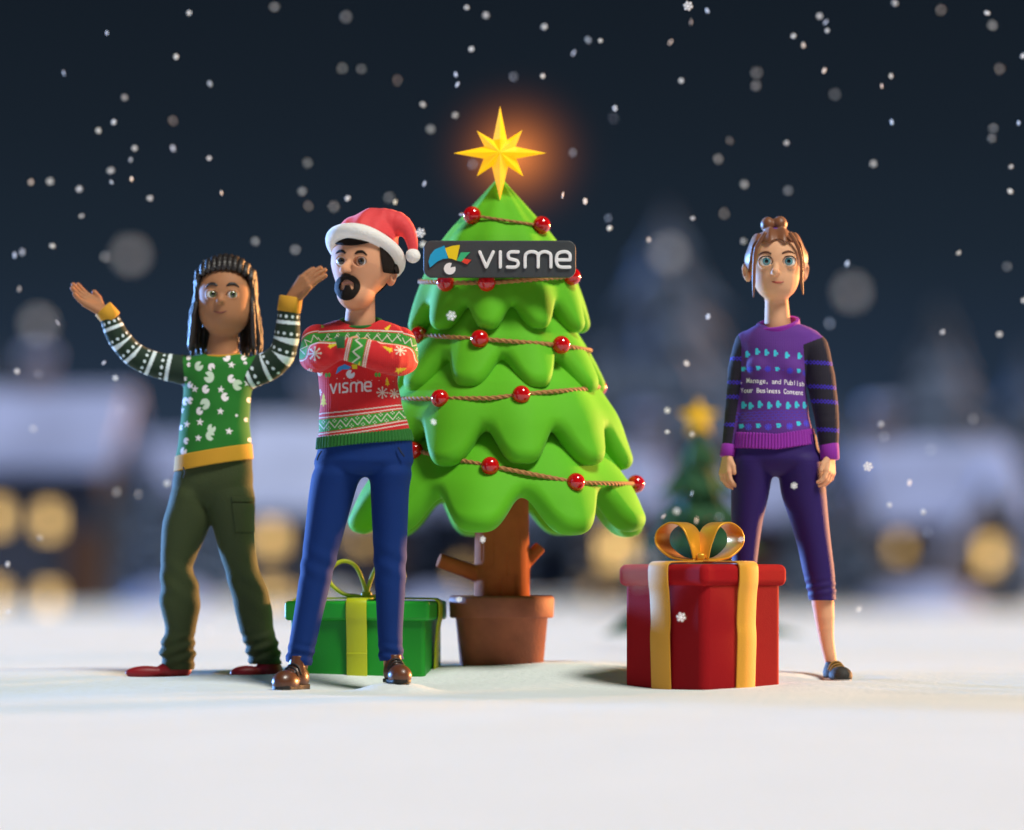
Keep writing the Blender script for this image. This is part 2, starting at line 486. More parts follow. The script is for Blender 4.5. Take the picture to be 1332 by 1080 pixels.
def lamp(name, typ, loc, target, col, energy, size):
    l = bpy.data.lights.new(name, typ); l.color = col; l.energy = energy
    if typ == 'SUN': l.angle = math.radians(size)
    elif typ == 'AREA': l.size = size
    else: l.shadow_soft_size = size
    o = bpy.data.objects.new(name, l); COL.objects.link(o); o.location = loc
    o.rotation_euler = (Vector(target)-Vector(loc)).to_track_quat('-Z', 'Y').to_euler(); return o
lamp('key_light', 'SUN', (4.6, -4.6, 9.6), (0, 0, 0), (1, .98, .885), 3.35, 16)
lamp('cool_fill_light', 'SUN', (-7, -5, 3.5), (0, 0, .3), (.45, .62, 1), .22, 30)
lamp('cool_rim_light', 'SUN', (-6.2, 5.2, 1.35), (0, 0, .8), (.20, .44, 1), 11, 5)  # added sun lamp for blue edge light from behind left
lamp('warm_rim_light', 'SUN', (6.2, 5.0, 1.35), (0, 0, .8), (1, .44, .15), 10, 5)  # added sun lamp for warm edge light from behind right

# ================================================================== snow ground
def snow_mat(name, col, b=.25, vary=.04):
    m = M(name, lin(col), rough=.75, bump=(26, b), vary=vary, vscale=2.2, sss=.0, spec=.25)
    return m
snow = snow_mat('snow', 'dbe1e2', b=.6)
xs = np.concatenate([np.linspace(-300, -8, 20)[:-1], np.linspace(-8, -2.4, 24)[:-1], np.linspace(-2.4, 2.4, 150), np.linspace(2.4, 8, 24)[1:], np.linspace(8, 300, 20)[1:]])
ys = np.concatenate([np.linspace(-14.5, -2, 40)[:-1], np.linspace(-2, 2, 110), np.linspace(2, 12, 50)[1:], np.linspace(12, 75, 60)[1:], np.linspace(75, 700, 16)[1:]])
GX, GY = np.meshgrid(xs, ys, indexing='ij'); GZ = ground_z(GX, GY)
nx, ny = GX.shape; I = np.arange(nx*ny).reshape(nx, ny)
F = np.stack([I[:-1, :-1], I[1:, :-1], I[1:, 1:], I[:-1, 1:]], -1).reshape(-1, 4)
o = mesh_obj('ground', np.stack([GX, GY, GZ], -1).reshape(-1, 3), F, snow, origin=(0, 0, 0)); o['kind'] = 'structure'

# ================================================================== the big puffy tree
FT = Frame(.5); TX = 650.0
m_tree = M('tree_green', lin('5db41c'), rough=.7, spec=.22, sheen=.12, sheen_tint=(.6, 1, .4), bump=(160, .06), vary=.07, vscale=3, sss=.05, sssr=(.3, 1, .1))
tz = FT.w([(TX, 0, -862)])[0]
tree = thing('christmas_tree', 'large smooth green cartoon Christmas tree with four scalloped layers in a clay pot', 'christmas tree', tuple(tz))
def prof(tab):
    T = np.array(tab, float); T = T[np.argsort(T[:, 0])]
    T = np.stack([np.linspace(T[0, 0], T[-1, 0], 60), np.interp(np.linspace(T[0, 0], T[-1, 0], 60), T[:, 0], T[:, 1])], 1)
    k = np.ones(9)/9; p = np.pad(T[:, 1], 4, mode='reflect', reflect_type='odd'); T[:, 1] = np.convolve(p, k, 'valid')
    return T
def tier(tab, hv, hl, th0, nl, hh, amp, seed):
    """tab: (py, outer radius); hv valley py, hl lobe tip py"""
    T = prof(tab); r_ = np.random.default_rng(seed); jit = r_.uniform(-1, 1, nl)*.16
    dp = np.gradient(T[:, 1], T[:, 0])
    S = np.concatenate([[0], np.cumsum(np.hypot(np.diff(T[:, 0]), np.diff(T[:, 1])))])
    Sv = np.interp(hv, T[:, 0], S); Sl = np.interp(hl, T[:, 0], S)
    def f(x, y, z):
        h = -z; rho = np.hypot(x-TX, y)+1e-6; th = np.arctan2(x-TX, -y)
        ph = (th-th0)*nl/(2*PI); k = np.floor(ph+.5).astype(int) % nl
        e = .5+.5*np.cos(2*PI*ph); c = 1-(1-e)**1.9
        g = np.abs(np.sin(2*PI*ph))*.5*nl*(Sl-Sv)/rho*1.9*(1-e+.001)**.9
        rc = np.interp(h, T[:, 0], T[:, 1]); s1 = np.interp(h, T[:, 0], dp)
        fr_ = np.clip((h-T[0, 0])/(hl-T[0, 0]), 0, 1)
        q = np.sqrt(1+s1*s1)
        dn = (rho-rc+hh-(amp*(e-.55))*fr_**3.2)/q
        s = np.interp(h+dn*s1/q, T[:, 0], S)
        Le = Sv+(Sl-Sv)*c*(1+jit[k]*e*.5)
        d2 = (s-Le)/np.sqrt(1+g*g*.8)
        hw = hh*(.86+.14*e)*np.clip(fr_*1.6+.3, .3, 1)
        wx = d2+hw; wy = np.abs(dn)-hw*.15; r = hw*.85
        wx = d2+r
        d = np.minimum(np.maximum(wx, wy-r+r*0), 0)+np.hypot(np.maximum(wx, 0), np.maximum(wy, 0))-r
        return np.maximum(d, (T[0, 0]-h))*.8
    return f
T1 = [(219, 3), (232, 10), (314, 74), (360, 98), (400, 112), (428, 117), (450, 119)]
T2 = [(330, 40), (380, 68), (430, 98), (470, 123), (503, 138), (525, 143)]
T3 = [(420, 66), (455, 90), (505, 126), (550, 156), (600, 170), (625, 175)]
T4 = [(505, 80), (545, 106), (600, 146), (645, 179), (685, 195), (710, 202)]
for tab, hv, hl, th0, nl, hh, amp, name, sd in (
        (T4, 649, 694, math.radians(-9), 9, 19, 15, 'branch_layer', 1), (T3, 566, 610, math.radians(11), 10, 17.5, 13, 'branch_layer', 2),
        (T2, 474, 513, math.radians(-18), 9, 16.5, 12, 'branch_layer', 3), (T1, 406, 434, math.radians(-8), 10, 14.5, 11, 'branch_layer', 4)):
    R = tab[-1][1]+12
    sdf_obj(name, FT, tier(tab, hv, hl, th0, nl, hh, amp, sd), (TX-R, -R, tab[0][0]-2), (TX+R, R, hl+14), m_tree, tree, h=2.0, it=3)
# trunk with bark grooves and two sawn-off stubs
m_trunk = M('trunk_brown', lin('a65a30'), rough=.8, spec=.08, vary=.14, vscale=9, bump=(60, .12))
grooves = []
for a, h0, h1 in ((-20, 690, 735), (12, 705, 748), (-2, 752, 790), (30, 748, 790), (-46, 705, 728), (40, 690, 712), (75, 720, 760), (120, 700, 760), (180, 720, 770), (-130, 700, 750)):
    t = math.radians(a); grooves.append(cap((TX+3+math.sin(t)*36, -math.cos(t)*36, -h0), (TX+3+math.sin(t)*36, -math.cos(t)*36, -h1), 1.4))
tr = sub(1.0, smin(5, cap((TX+3, 0, -560), (TX+3, 0, -800), 33.5, 36.5),
               smax(.5, cap((625, -6, -749), (558, -22, -724), 10, 9), half((-67, -16, 25), (571, -19, -729))),
               smax(.5, cap((680, 4, -736), (716, 12, -697), 8.5, 8), half((30, 8, 33), (703, 10, -712)))), smin(0, *grooves))
sdf_obj('trunk', FT, tr, (560, -45, 560), (720, 45, 800), m_trunk, tree, h=1.2)
m_pot = M('terracotta', lin('9a573b'), rough=.7, vary=.16, vscale=14, bump=(70, .2))
potc = FT.w([(652.5, 0, 0)])[0]
def pz(py): return FT.w([(0, 0, -py)])[0][2]
S_ = FT.s
V, F = lathe([(54/S_, pz(868)), (60/S_, pz(804)), (66/S_, pz(804)), (67.5/S_, pz(802)), (68.5/S_, pz(780)), (67.5/S_, pz(776.5)), (65/S_, pz(775.3)), (61/S_, pz(775.3)), (59/S_, pz(777)), (58/S_, pz(786))], 72, (potc[0], potc[1]))
mesh_obj('pot', V, F, m_pot, tree)
V, F = lathe([(57/S_, pz(790)), (58/S_, pz(786)), (40/S_, pz(783)), (10/S_, pz(782))], 48, (potc[0], potc[1]))
mesh_obj('soil', V, F, M('soil', lin('3b2418'), rough=.95, bump=(50, .6)), tree)

# ------------------------------------------------------------------ garlands
m_rope = M('rope', lin('a8743c'), rough=.75, sheen=.2, bump=(240, .1))
m_ball = M('bauble_red', lin('c40d12'), rough=.12, coat=.6, spec=.6)
def skin_r(tabs, h):
    return max(np.interp(h, [t[0] for t in tb], [t[1] for t in tb]) if tb[0][0] <= h <= tb[-1][0] else 0 for tb in tabs)
def persp_h(pyv, th, rad):
    """height on the tree that is seen at pyv, for a point at angle th and radius rad"""
    k = (D0+.5)/(D0+.5-rad/S_*math.cos(th)); return HY-(HY-pyv)/k
def garland(label, tb, pts, balls, a0=-115, a1=115, lift=4, rr=2.6):
    P = []
    pxs = [p[0] for p in pts]; pys = [p[1] for p in pts]
    for a in np.linspace(math.radians(a0), math.radians(a1), 260):
        h = 0; rad = 100
        pv = np.interp(TX+rad*math.sin(a), pxs, pys)
        for _ in range(6):
            pv = np.interp(TX+rad*math.sin(a), pxs, pys); h = persp_h(pv, a, rad); rad = float(np.interp(h, [t[0] for t in tb], [t[1] for t in tb]))+lift
        P.append((TX+rad*math.sin(a), -rad*math.cos(a), -h))
    P = np.array(P)
    g = thing('garland', label, 'garland', tuple(FT.w(P[len(P)//2])[0]), 'rope garlands wound around the big tree')
    L = np.concatenate([[0], np.cumsum(np.linalg.norm(np.diff(P, axis=0), axis=1))])
    n = int(L[-1]/1.1); q = np.linspace(0, L[-1], n); PP = np.stack([np.interp(q, L, P[:, i]) for i in range(3)], 1)
    kx = np.ones(9)/9
    for i in range(3): PP[4:-4, i] = np.convolve(PP[:, i], kx, 'valid')
    ph = np.arange(18)*2*PI/18; rad = rr*(1+.22*np.cos(3*ph)); cross = np.stack([rad*np.cos(ph), rad*np.sin(ph)], 1)
    V, F = sweep(PP, cross, twist=q/8.5*2*PI/3*1.0)
    mesh_obj('rope', FT.w(V), F, m_rope, g)
    for bx, by in balls:
        # place on the rope where it is seen at bx
        fr_ = PP[PP[:, 1] < 60]; sc = (D0+.5)/(D0+.5+fr_[:, 1]/S_)
        vx = CX+(fr_[:, 0]-CX)*sc; i = int(np.argmin(np.abs(vx-bx)))
        p = fr_[i]; out = np.array([p[0]-TX, p[1]]); out /= np.linalg.norm(out)
        V, F = sphere((p[0]+out[0]*4, p[1]+out[1]*4, p[2]), 11.7)
        mesh_obj('bauble', FT.w(V), F, m_ball, g)
    return g
garland('thin rope with two red balls near the tip of the big tree', T1, [(560, 278), (606, 279), (712, 295), (760, 297)], [(617, 283), (701, 293)], rr=1.7)
garland('rope with red balls partly hidden behind the dark sign on the tree', T1, [(530, 366), (582, 368), (640, 368), (740, 360), (770, 358)], [(582, 370), (634, 369), (740, 361)], lift=3)
garland('rope with red balls around the second layer from the top', T2, [(520, 433), (548, 436), (625, 441), (727, 449), (800, 462)], [(549, 436), (625, 444), (727, 451)], lift=3)
garland('rope rising to the right around the third layer from the top', T3, [(490, 519), (525, 519), (640, 518), (700, 511), (762, 506), (820, 498)], [(575, 522), (677, 516), (774, 505)], lift=3)
garland('rope with red balls sloping down to the right on the lowest layer', T4, [(480, 577), (542, 586), (597, 598), (747, 628), (829, 630), (860, 632)], [(542, 587), (638, 611), (747, 629), (829, 630)], lift=5)

# ------------------------------------------------------------------ star
SY = -34
c0 = np.array([650.5, -203.5])
out = [(0, -61), (9, -17), (29, -30), (20, -8.5), (60, 0), (21, 7), (30, 30), (10.5, 17), (0, 61), (-10.5, 17), (-30, 30), (-21, 7), (-60, 0), (-20, -8.5), (-30, -29), (-9, -17)]
V = [(c0[0]+x, SY, c0[1]-y) for x, y in out]+[(c0[0], SY-13, c0[1]), (c0[0], SY+13, c0[1])]
F = [(i, 16, (i+1) % 16) for i in range(16)]+[((i+1) % 16, 17, i) for i in range(16)]
V2 = []; F2 = []
for f_ in F:
    F2.append((len(V2), len(V2)+1, len(V2)+2)); V2 += [V[i] for i in f_]
m_star = M('star_gold', lin('ffc818'), rough=.35, emis=lin('ffb80c'), es=.6, coat=.3)
st = mesh_obj('tree_star', FT.w(V2), F2, m_star, smooth=False)
tag(st, 'glowing golden eight-pointed star on top of the big tree', 'star')
# bloom of the star, put in as an added self-glowing orange volume behind it
hv = bpy.data.materials.new('warm_glow'); hv.use_nodes = True; nt = hv.node_tree; nt.nodes.remove(nt.nodes['Principled BSDF'])
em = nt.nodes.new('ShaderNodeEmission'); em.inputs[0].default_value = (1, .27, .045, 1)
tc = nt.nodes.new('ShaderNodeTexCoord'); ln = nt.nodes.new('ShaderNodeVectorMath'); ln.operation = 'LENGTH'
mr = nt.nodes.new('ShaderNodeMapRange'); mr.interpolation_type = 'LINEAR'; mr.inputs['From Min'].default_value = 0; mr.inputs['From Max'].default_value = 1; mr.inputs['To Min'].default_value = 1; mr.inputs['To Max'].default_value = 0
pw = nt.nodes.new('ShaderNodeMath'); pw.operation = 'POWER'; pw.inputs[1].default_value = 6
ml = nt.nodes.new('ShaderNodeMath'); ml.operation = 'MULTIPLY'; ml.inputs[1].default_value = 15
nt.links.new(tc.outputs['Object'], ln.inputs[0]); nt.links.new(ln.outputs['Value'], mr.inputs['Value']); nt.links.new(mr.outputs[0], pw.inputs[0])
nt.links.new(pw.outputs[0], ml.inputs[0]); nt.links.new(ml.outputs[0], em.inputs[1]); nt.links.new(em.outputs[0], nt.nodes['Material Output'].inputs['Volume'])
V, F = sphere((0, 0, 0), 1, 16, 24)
hz = mesh_obj('star_glow', V, F, hv, origin=(0, 0, 0)); hz['kind'] = 'structure'
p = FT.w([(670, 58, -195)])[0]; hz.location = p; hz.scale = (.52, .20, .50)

# ------------------------------------------------------------------ sign board
FS = Frame(.12)
def sp(px, py): return ((px-CX)+CX, py)
sgp = FS.w([(650, 0, -361)])[0]
sign = thing('sign', 'dark grey rounded board with white lettering hung across the tree', 'sign', tuple(sgp))
m_board = M('board_grey', lin('3b3f42'), rough=.5, bump=(120, .08), vary=.06, vscale=12)
mb = MB(); mb.box((0, 0, 0), (99, 6, 24), bev=0)
bd = rbox((650, 6, -337), (99, 30, 24), 11)
bd = smax(2.0, bd, half((0, -1, 0), (0, 0, 0)), half((0, 1, 0), (0, 11, 0)))
sdf_obj('board', FS, bd, (549, -2, 311), (751, 14, 363), m_board, sign, h=.9)
def stroke2(paths, w, y0, y1, rnd=.9):
    segs = [(np.array(a, float), np.array(b, float)) for P in paths for a, b in zip(P[:-1], P[1:])]
    def f(x, y, z):
        d = np.full(np.shape(x), 1e9)
        for a, b in segs:
            ab = b-a; L = ab.dot(ab)+1e-9; t = np.clip(((x-a[0])*ab[0]+(-z-a[1])*ab[1])/L, 0, 1)
            d = np.minimum(d, np.hypot(x-a[0]-t*ab[0], -z-a[1]-t*ab[1]))
        wx = d-w/2+rnd; wy = np.abs(y-(y0+y1)/2)-(y1-y0)/2+rnd
        return np.minimum(np.maximum(wx, wy), 0)+np.hypot(np.maximum(wx, 0), np.maximum(wy, 0))-rnd
    return f
VIS = [[(624, 328), (632.5, 347.5), (641.5, 328)], [(650.7, 328), (650.7, 347.6)],
       catmull([(674, 328), (665, 328), (661.5, 330), (661, 333), (662.5, 336.5), (667.5, 338), (672.5, 339.5), (674, 343), (673, 346), (669.5, 347.8), (660, 347.8)], 4),
       catmull([(683, 347.6), (683, 335), (684.5, 330.5), (689, 328), (695, 328), (699, 330.5), (700, 335), (700, 347.6)], 4),
       catmull([(700, 335), (701.5, 330.5), (706, 328), (711, 328), (715.5, 330.5), (716.5, 335), (716.5, 347.6)], 4),
       catmull([(741, 347.8), (731, 347.8), (726, 346), (723.8, 341), (723.8, 335), (726, 330), (731, 328), (737, 328), (741, 331), (741.5, 335), (741.3, 338.3)], 4)+0, [(741.3, 338.3), (726, 338.3)]]
m_white = M('letter_white', lin('f2f2f2'), rough=.4)
sdf_obj('lettering', FS, stroke2(VIS, 4.2, -2.6, 2), (619, -4, 322), (748, 3, 352), m_white, sign, h=.55)
LOGO = [('1ba6d6', [(378, 692), (372, 668), (380, 640), (398, 618), (438, 602), (453, 654), (430, 657), (408, 668), (392, 682)]),
        ('f2d41c', [(440, 613), (470, 603), (502, 599), (488, 664), (470, 656), (456, 654)]),
        ('3cba7c', [(506, 630), (544, 629), (512, 664), (505, 668), (489, 663)]),
        ('e8432f', [(509, 669), (520, 655), (549, 661), (532, 679)])]
def flat(pts, y0, y1):
    n = len(pts); V = [(x, y0, -y) for x, y in pts]+[(x, y1, -y) for x, y in pts]
    F = [tuple(range(n)), tuple(range(2*n-1, n-1, -1))]+[((i+1) % n, i, n+i, n+(i+1) % n) for i in range(n)]
    return V, F
def zp(P): return [(x/3.1714+440, y/3.1714+130) for x, y in P]
lgc = ['blue', 'yellow', 'green', 'red']
for (c, P), nm in zip(LOGO, lgc):
    V, F = flat(zp(P), -2.0, 1.5); mesh_obj('logo_blade', FS.w(V), F, M('logo_'+nm, lin(c), rough=.4), sign, smooth=False)['label'] = nm+' blade of the fan logo'
ang = np.radians(np.linspace(-20, 290, 40))
P = [(460+24*math.cos(a), 697+24*math.sin(a)) for a in ang]+[(462, 693)]
V, F = flat(zp(P), -2.2, 1.5); mesh_obj('logo_dot', FS.w(V), F, m_white, sign, smooth=False)

# ================================================================== gifts
def ribbon(parent, P, width_vec, wd, th, mat, name='ribbon', n=8, closed=False):
    """P world points, a strip of full width wd along width_vec"""
    Q = catmull(P, n, closed); cross = rrect(th/2, wd/2, th*.35, 2)
    wv = np.asarray(width_vec, float)
    # frame: B must be the width direction -> up = T x wv
    T = (np.roll(Q, -1, 0)-np.roll(Q, 1, 0)) if closed else np.gradient(Q, axis=0)
    T /= np.linalg.norm(T, axis=1)[:, None]+1e-9
    U = np.cross(wv, T)
    V, F = sweep(Q, cross, up=U, closed=closed)
    return mesh_obj(name, V, F, mat, parent)
def gift(root, c, hb, rz, zb, zt, lidh, over, mat, mlid, bev):
    """c centre xy, hb half size, zb base, zt lid top"""
    mb = MB().box((c[0], c[1], (zb-.04+zt-lidh*.5)/2), (hb[0], hb[1], (zt-lidh*.5-zb+.04)/2), rz, bev, seg=5)
    o = mb.build('box', mat, root, smooth=True)
    mb = MB().box((c[0], c[1], zt-lidh/2), (hb[0]+over, hb[1]+over, lidh/2), rz, bev*.8, seg=5)
    o2 = mb.build('lid', mlid, root, smooth=True)
    for q in (o, o2):
        ms = q.modifiers.new('wn', 'WEIGHTED_NORMAL'); ms.keep_sharp = False
def face_strap(root, c, hb, over, rz, ang, zb, zt, lidh, wd, mat, bow_r=.02, bulge=.012):
    """strap from the centre of the lid down one face"""
    d = np.array([math.cos(rz+ang), math.sin(rz+ang), 0]); wv = np.array([-d[1], d[0], 0]); h = hb[0] if abs(math.cos(ang)) > .5 else hb[1]
    C = np.array([c[0], c[1], 0]); up = np.array([0, 0, 1.])
    L = [(.0, zt+.012), (h*.5, zt+.009), (h+over-.03, zt+.008), (h+over-.004, zt+.004), (h+over+.008, zt-.012), (h+over+.008, zt-lidh*.8),
         (h+over*.7+bulge*.5, zt-lidh-.03), (h+bulge, zt-lidh-.13), (h+bulge*1.3, (zt+zb)/2-.05), (h+.012, zb+.07), (h+.008, zb-.03)]
    ribbon(root, [C+d*r+up*z for r, z in L], wv, wd, .007, mat)
m_gold = M('ribbon_gold', lin('e2a01e'), rough=.34, metal=.35, sheen=.2, bump=(140, .05))
m_goldf = M('ribbon_yellow_cloth', lin('d8981c'), rough=.6, sheen=.3, bump=(170, .1))
m_rbox = M('velvet_red', lin('940812'), rough=.85, spec=.2, sheen=.04, sheen_tint=(1, .2, .2), bump=(220, .12), vary=.06, vscale=5)
m_rlid = M('velvet_red_lid', lin('a00a13'), rough=.85, spec=.2, sheen=.04, sheen_tint=(1, .2, .2), bump=(220, .12), vary=.06, vscale=5)
c = at(914, 800, -.12); cx = c.x
hw = .212; rz = math.radians(43)
zt = at(0, 734, -.24).z; zb = at(0, 891, -.41).z
rg = thing('gift_box', 'large red gift box with a golden ribbon and bow on the snow', 'gift box', (cx, -.12, zb), 'gift boxes on the snow')
gift(rg, (cx, -.12), (hw, hw), rz, zb, zt, .082, .017, m_rbox, m_rlid, .034)
for a in (-PI/2, PI, 0, PI/2):
    face_strap(rg, (cx, -.12), (hw, hw), .017, rz, a, zb, zt, .082, .10, m_goldf)
def bow_loop(root, c, d, n, size, hgt, wd, mat, tilt=0, th=.006):
    """loop leaving c along d and returning; n is the ribbon width direction"""
    d = np.asarray(d, float); up = np.array([0, 0, 1.]); c = np.asarray(c, float)
    pts = [(0, 0), (.25, .02), (.62, .10), (.95, .42), (.93, .78), (.62, 1.0), (.30, .88), (.10, .45), (.0, .04)]
    P = [c+d*x*size+up*z*hgt for x, z in pts]
    return ribbon(root, P, n, wd, th, mat, 'bow_loop')
bc = np.array([at(911, 730, -.15).x, -.15, zt+.014])
for sgn in (-1, 1):
    d = np.array([sgn*.80, .60, 0]); nn = np.array([-sgn*.60, .80, 0])
    bow_loop(rg, bc, d, nn, .178, .142, .095, m_gold, th=.007)
mb = MB().box(tuple(bc+np.array([0, 0, .012])), (.016, .04, .016), bev=.01); mb.build('knot', m_gold, rg, smooth=True)

m_gbox = M('box_green', lin('0f8f1c'), rough=.5, bump=(180, .08), vary=.05)
m_glid = M('lid_green', lin('18a326'), rough=.45, bump=(180, .08))
m_lime = M('ribbon_lime', lin('b9c01c'), rough=.45, bump=(150, .05))
gc = at(477, 800, .36); rz = math.radians(-8)
zt = at(0, 782, .1).z; zb = at(0, 884, .12).z
gg = thing('gift_box', 'green gift box with a thin lime ribbon behind the legs of the man in red', 'gift box', (gc.x, .36, zb), 'gift boxes on the snow')
hx, hy = .262, .20
gift(gg, (gc.x, .36), (hx, hy), rz, zb, zt, .075, .02, m_gbox, m_glid, .018)
for a, wd in ((-PI/2, .08), (0, .08), (PI, .08), (PI/2, .08)):
    off = -.025
    face_strap(gg, (gc.x-.03*0, .36), (hx, hy), .02, rz, a, zb, zt, .075, wd, m_lime)
bc = np.array([at(477, 782, .36).x, .34, zt+.014])
for sgn, sz in ((-1, .15), (1, .15)):
    bow_loop(gg, bc, (sgn, 0, 0), (0, 1, 0), sz, .14, .024, m_lime, th=.015)
MB().box(tuple(bc+np.array([0, 0, .008])), (.02, .02, .014), bev=.008).build('knot', m_lime, gg, smooth=True)

# ================================================================== snowflakes in the air
m_flake = M('flake_white', (.95, .95, .95), rough=.6, emis=(1, 1, 1), es=.14)  # slight emission added to brighten the flakes, which give no light themselves
def flake_mesh():
    V = []; F = []
    def addm(v, f):
        n = len(V); V.extend(v); F.extend([tuple(i+n for i in q) for q in f])
    addm(*sphere((0, 0, 0), (.24, .08, .24), 6, 8))
    for i in range(6):
        a = i*PI/3; c_, s_ = math.cos(a), math.sin(a)
        addm(*sphere((.72*c_, 0, .72*s_), (.26, .1, .26), 6, 8))
        p, f = sweep([(0, 0, 0), (.85*c_, 0, .85*s_)], circ(6, .09)); addm([tuple(q) for q in p], f)
    return V, F
V, F = flake_mesh(); proto = mesh_obj('snowflake', V, F, m_flake, origin=(0, 0, 0))
flk = []
def flake(px, py, Y, dia, face=None):
    o = proto if not flk else proto.copy()
    if flk: COL.objects.link(o)
    p = at(px, py, Y); o.location = p; r = dia/2/(FPX/(D0+Y)); o.scale = (r, r, r)
    if face: o.rotation_euler = face
    else: o.rotation_euler = (random.uniform(-1, 1), random.uniform(0, PI), random.uniform(-1.0, 1.0))
    tag(o, 'small white snowflake falling through the night air', 'snowflake', 'snowflakes falling through the air'); flk.append(o)
for px, py in ((547, 303), (587, 411), (895, 8), (1129, 607), (886, 803)): flake(px, py, -.75, 12.5, (.1, .2, .1))
for px, py in ((564, 549), (628, 702), (1033, 632), (921, 412), (800, 141), (732, 254), (761, 262), (964, 702), (597, 780)): flake(px, py, -.7, 9)
NF = [(139, 43), (246, 17), (83, 95), (229, 74), (273, 109), (162, 127), (148, 159), (128, 170), (175, 193), (225, 193), (170, 208), (272, 206), (40, 237), (65, 236), (144, 222), (145, 237), (171, 233), (103, 246), (195, 258), (288, 251), (106, 281), (68, 320), (19, 332), (29, 328), (268, 343), (607, 10), (632, 20), (613, 64), (593, 97), (595, 110), (550, 136), (592, 150), (708, 35), (706, 99), (552, 239), (452, 258), (514, 263), (765, 52), (781, 53), (746, 69), (872, 55), (886, 105), (792, 297), (844, 312), (550, 318), (899, 29), (920, 14), (1066, 21), (1074, 29), (1076, 40), (1032, 47), (1045, 59), (1164, 4), (1284, 17), (1331, 73), (1072, 92), (1147, 112), (1159, 99), (1160, 159), (1023, 186), (1136, 213), (901, 284), (1315, 217), (1314, 249), (967, 314), (1247, 329), (1102, 343), (1325, 160), (25, 376), (75, 420), (22, 483), (135, 472), (150, 492), (52, 700), (217, 629), (10, 734), (11, 794), (1226, 432), (1300, 435), (1146, 552), (1183, 628), (1157, 657), (1201, 666), (1117, 792), (1331, 391), (793, 297), (868, 534), (868, 562), (900, 565), (893, 473), (900, 642), (880, 665), (863, 672), (906, 677)]
for i, (px, py) in enumerate(NF):
    flake(px, py, 1.2 if (px, py) == (268, 343) else random.choice([-1.0, .9, 1.2, 1.7, -1.3]), random.uniform(6, 8.5))
NB = [(225, 157), (400, 212), (393, 249), (401, 268), (434, 269), (332, 314), (357, 9), (137, 334), (450, 22), (470, 90), (445, 89), (517, 105), (560, 168), (668, 100), (506, 257), (798, 154), (745, 199), (791, 284), (1224, 13), (1291, 33), (984, 95), (983, 112), (1086, 123), (1300, 90), (949, 183), (934, 207), (1292, 167), (1290, 180), (968, 240), (1025, 248), (942, 278), (1310, 347), (156, 533), (43, 558), (180, 643), (152, 640), (273, 822), (50, 487), (1079, 421), (1266, 545), (1150, 568), (1211, 585), (1207, 693), (936, 673), (615, 214), (384, 325)]
for px, py in NB: flake(px, py, random.choice([2.4, 3, 3.4, -2.2, -2.6]), random.uniform(5.5, 7.5))
for px, py in ((170, 332), (50, 422), (1108, 380), (835, 740), (870, 330)): flake(px, py, -6.1, 21, (.1, .1, .3))
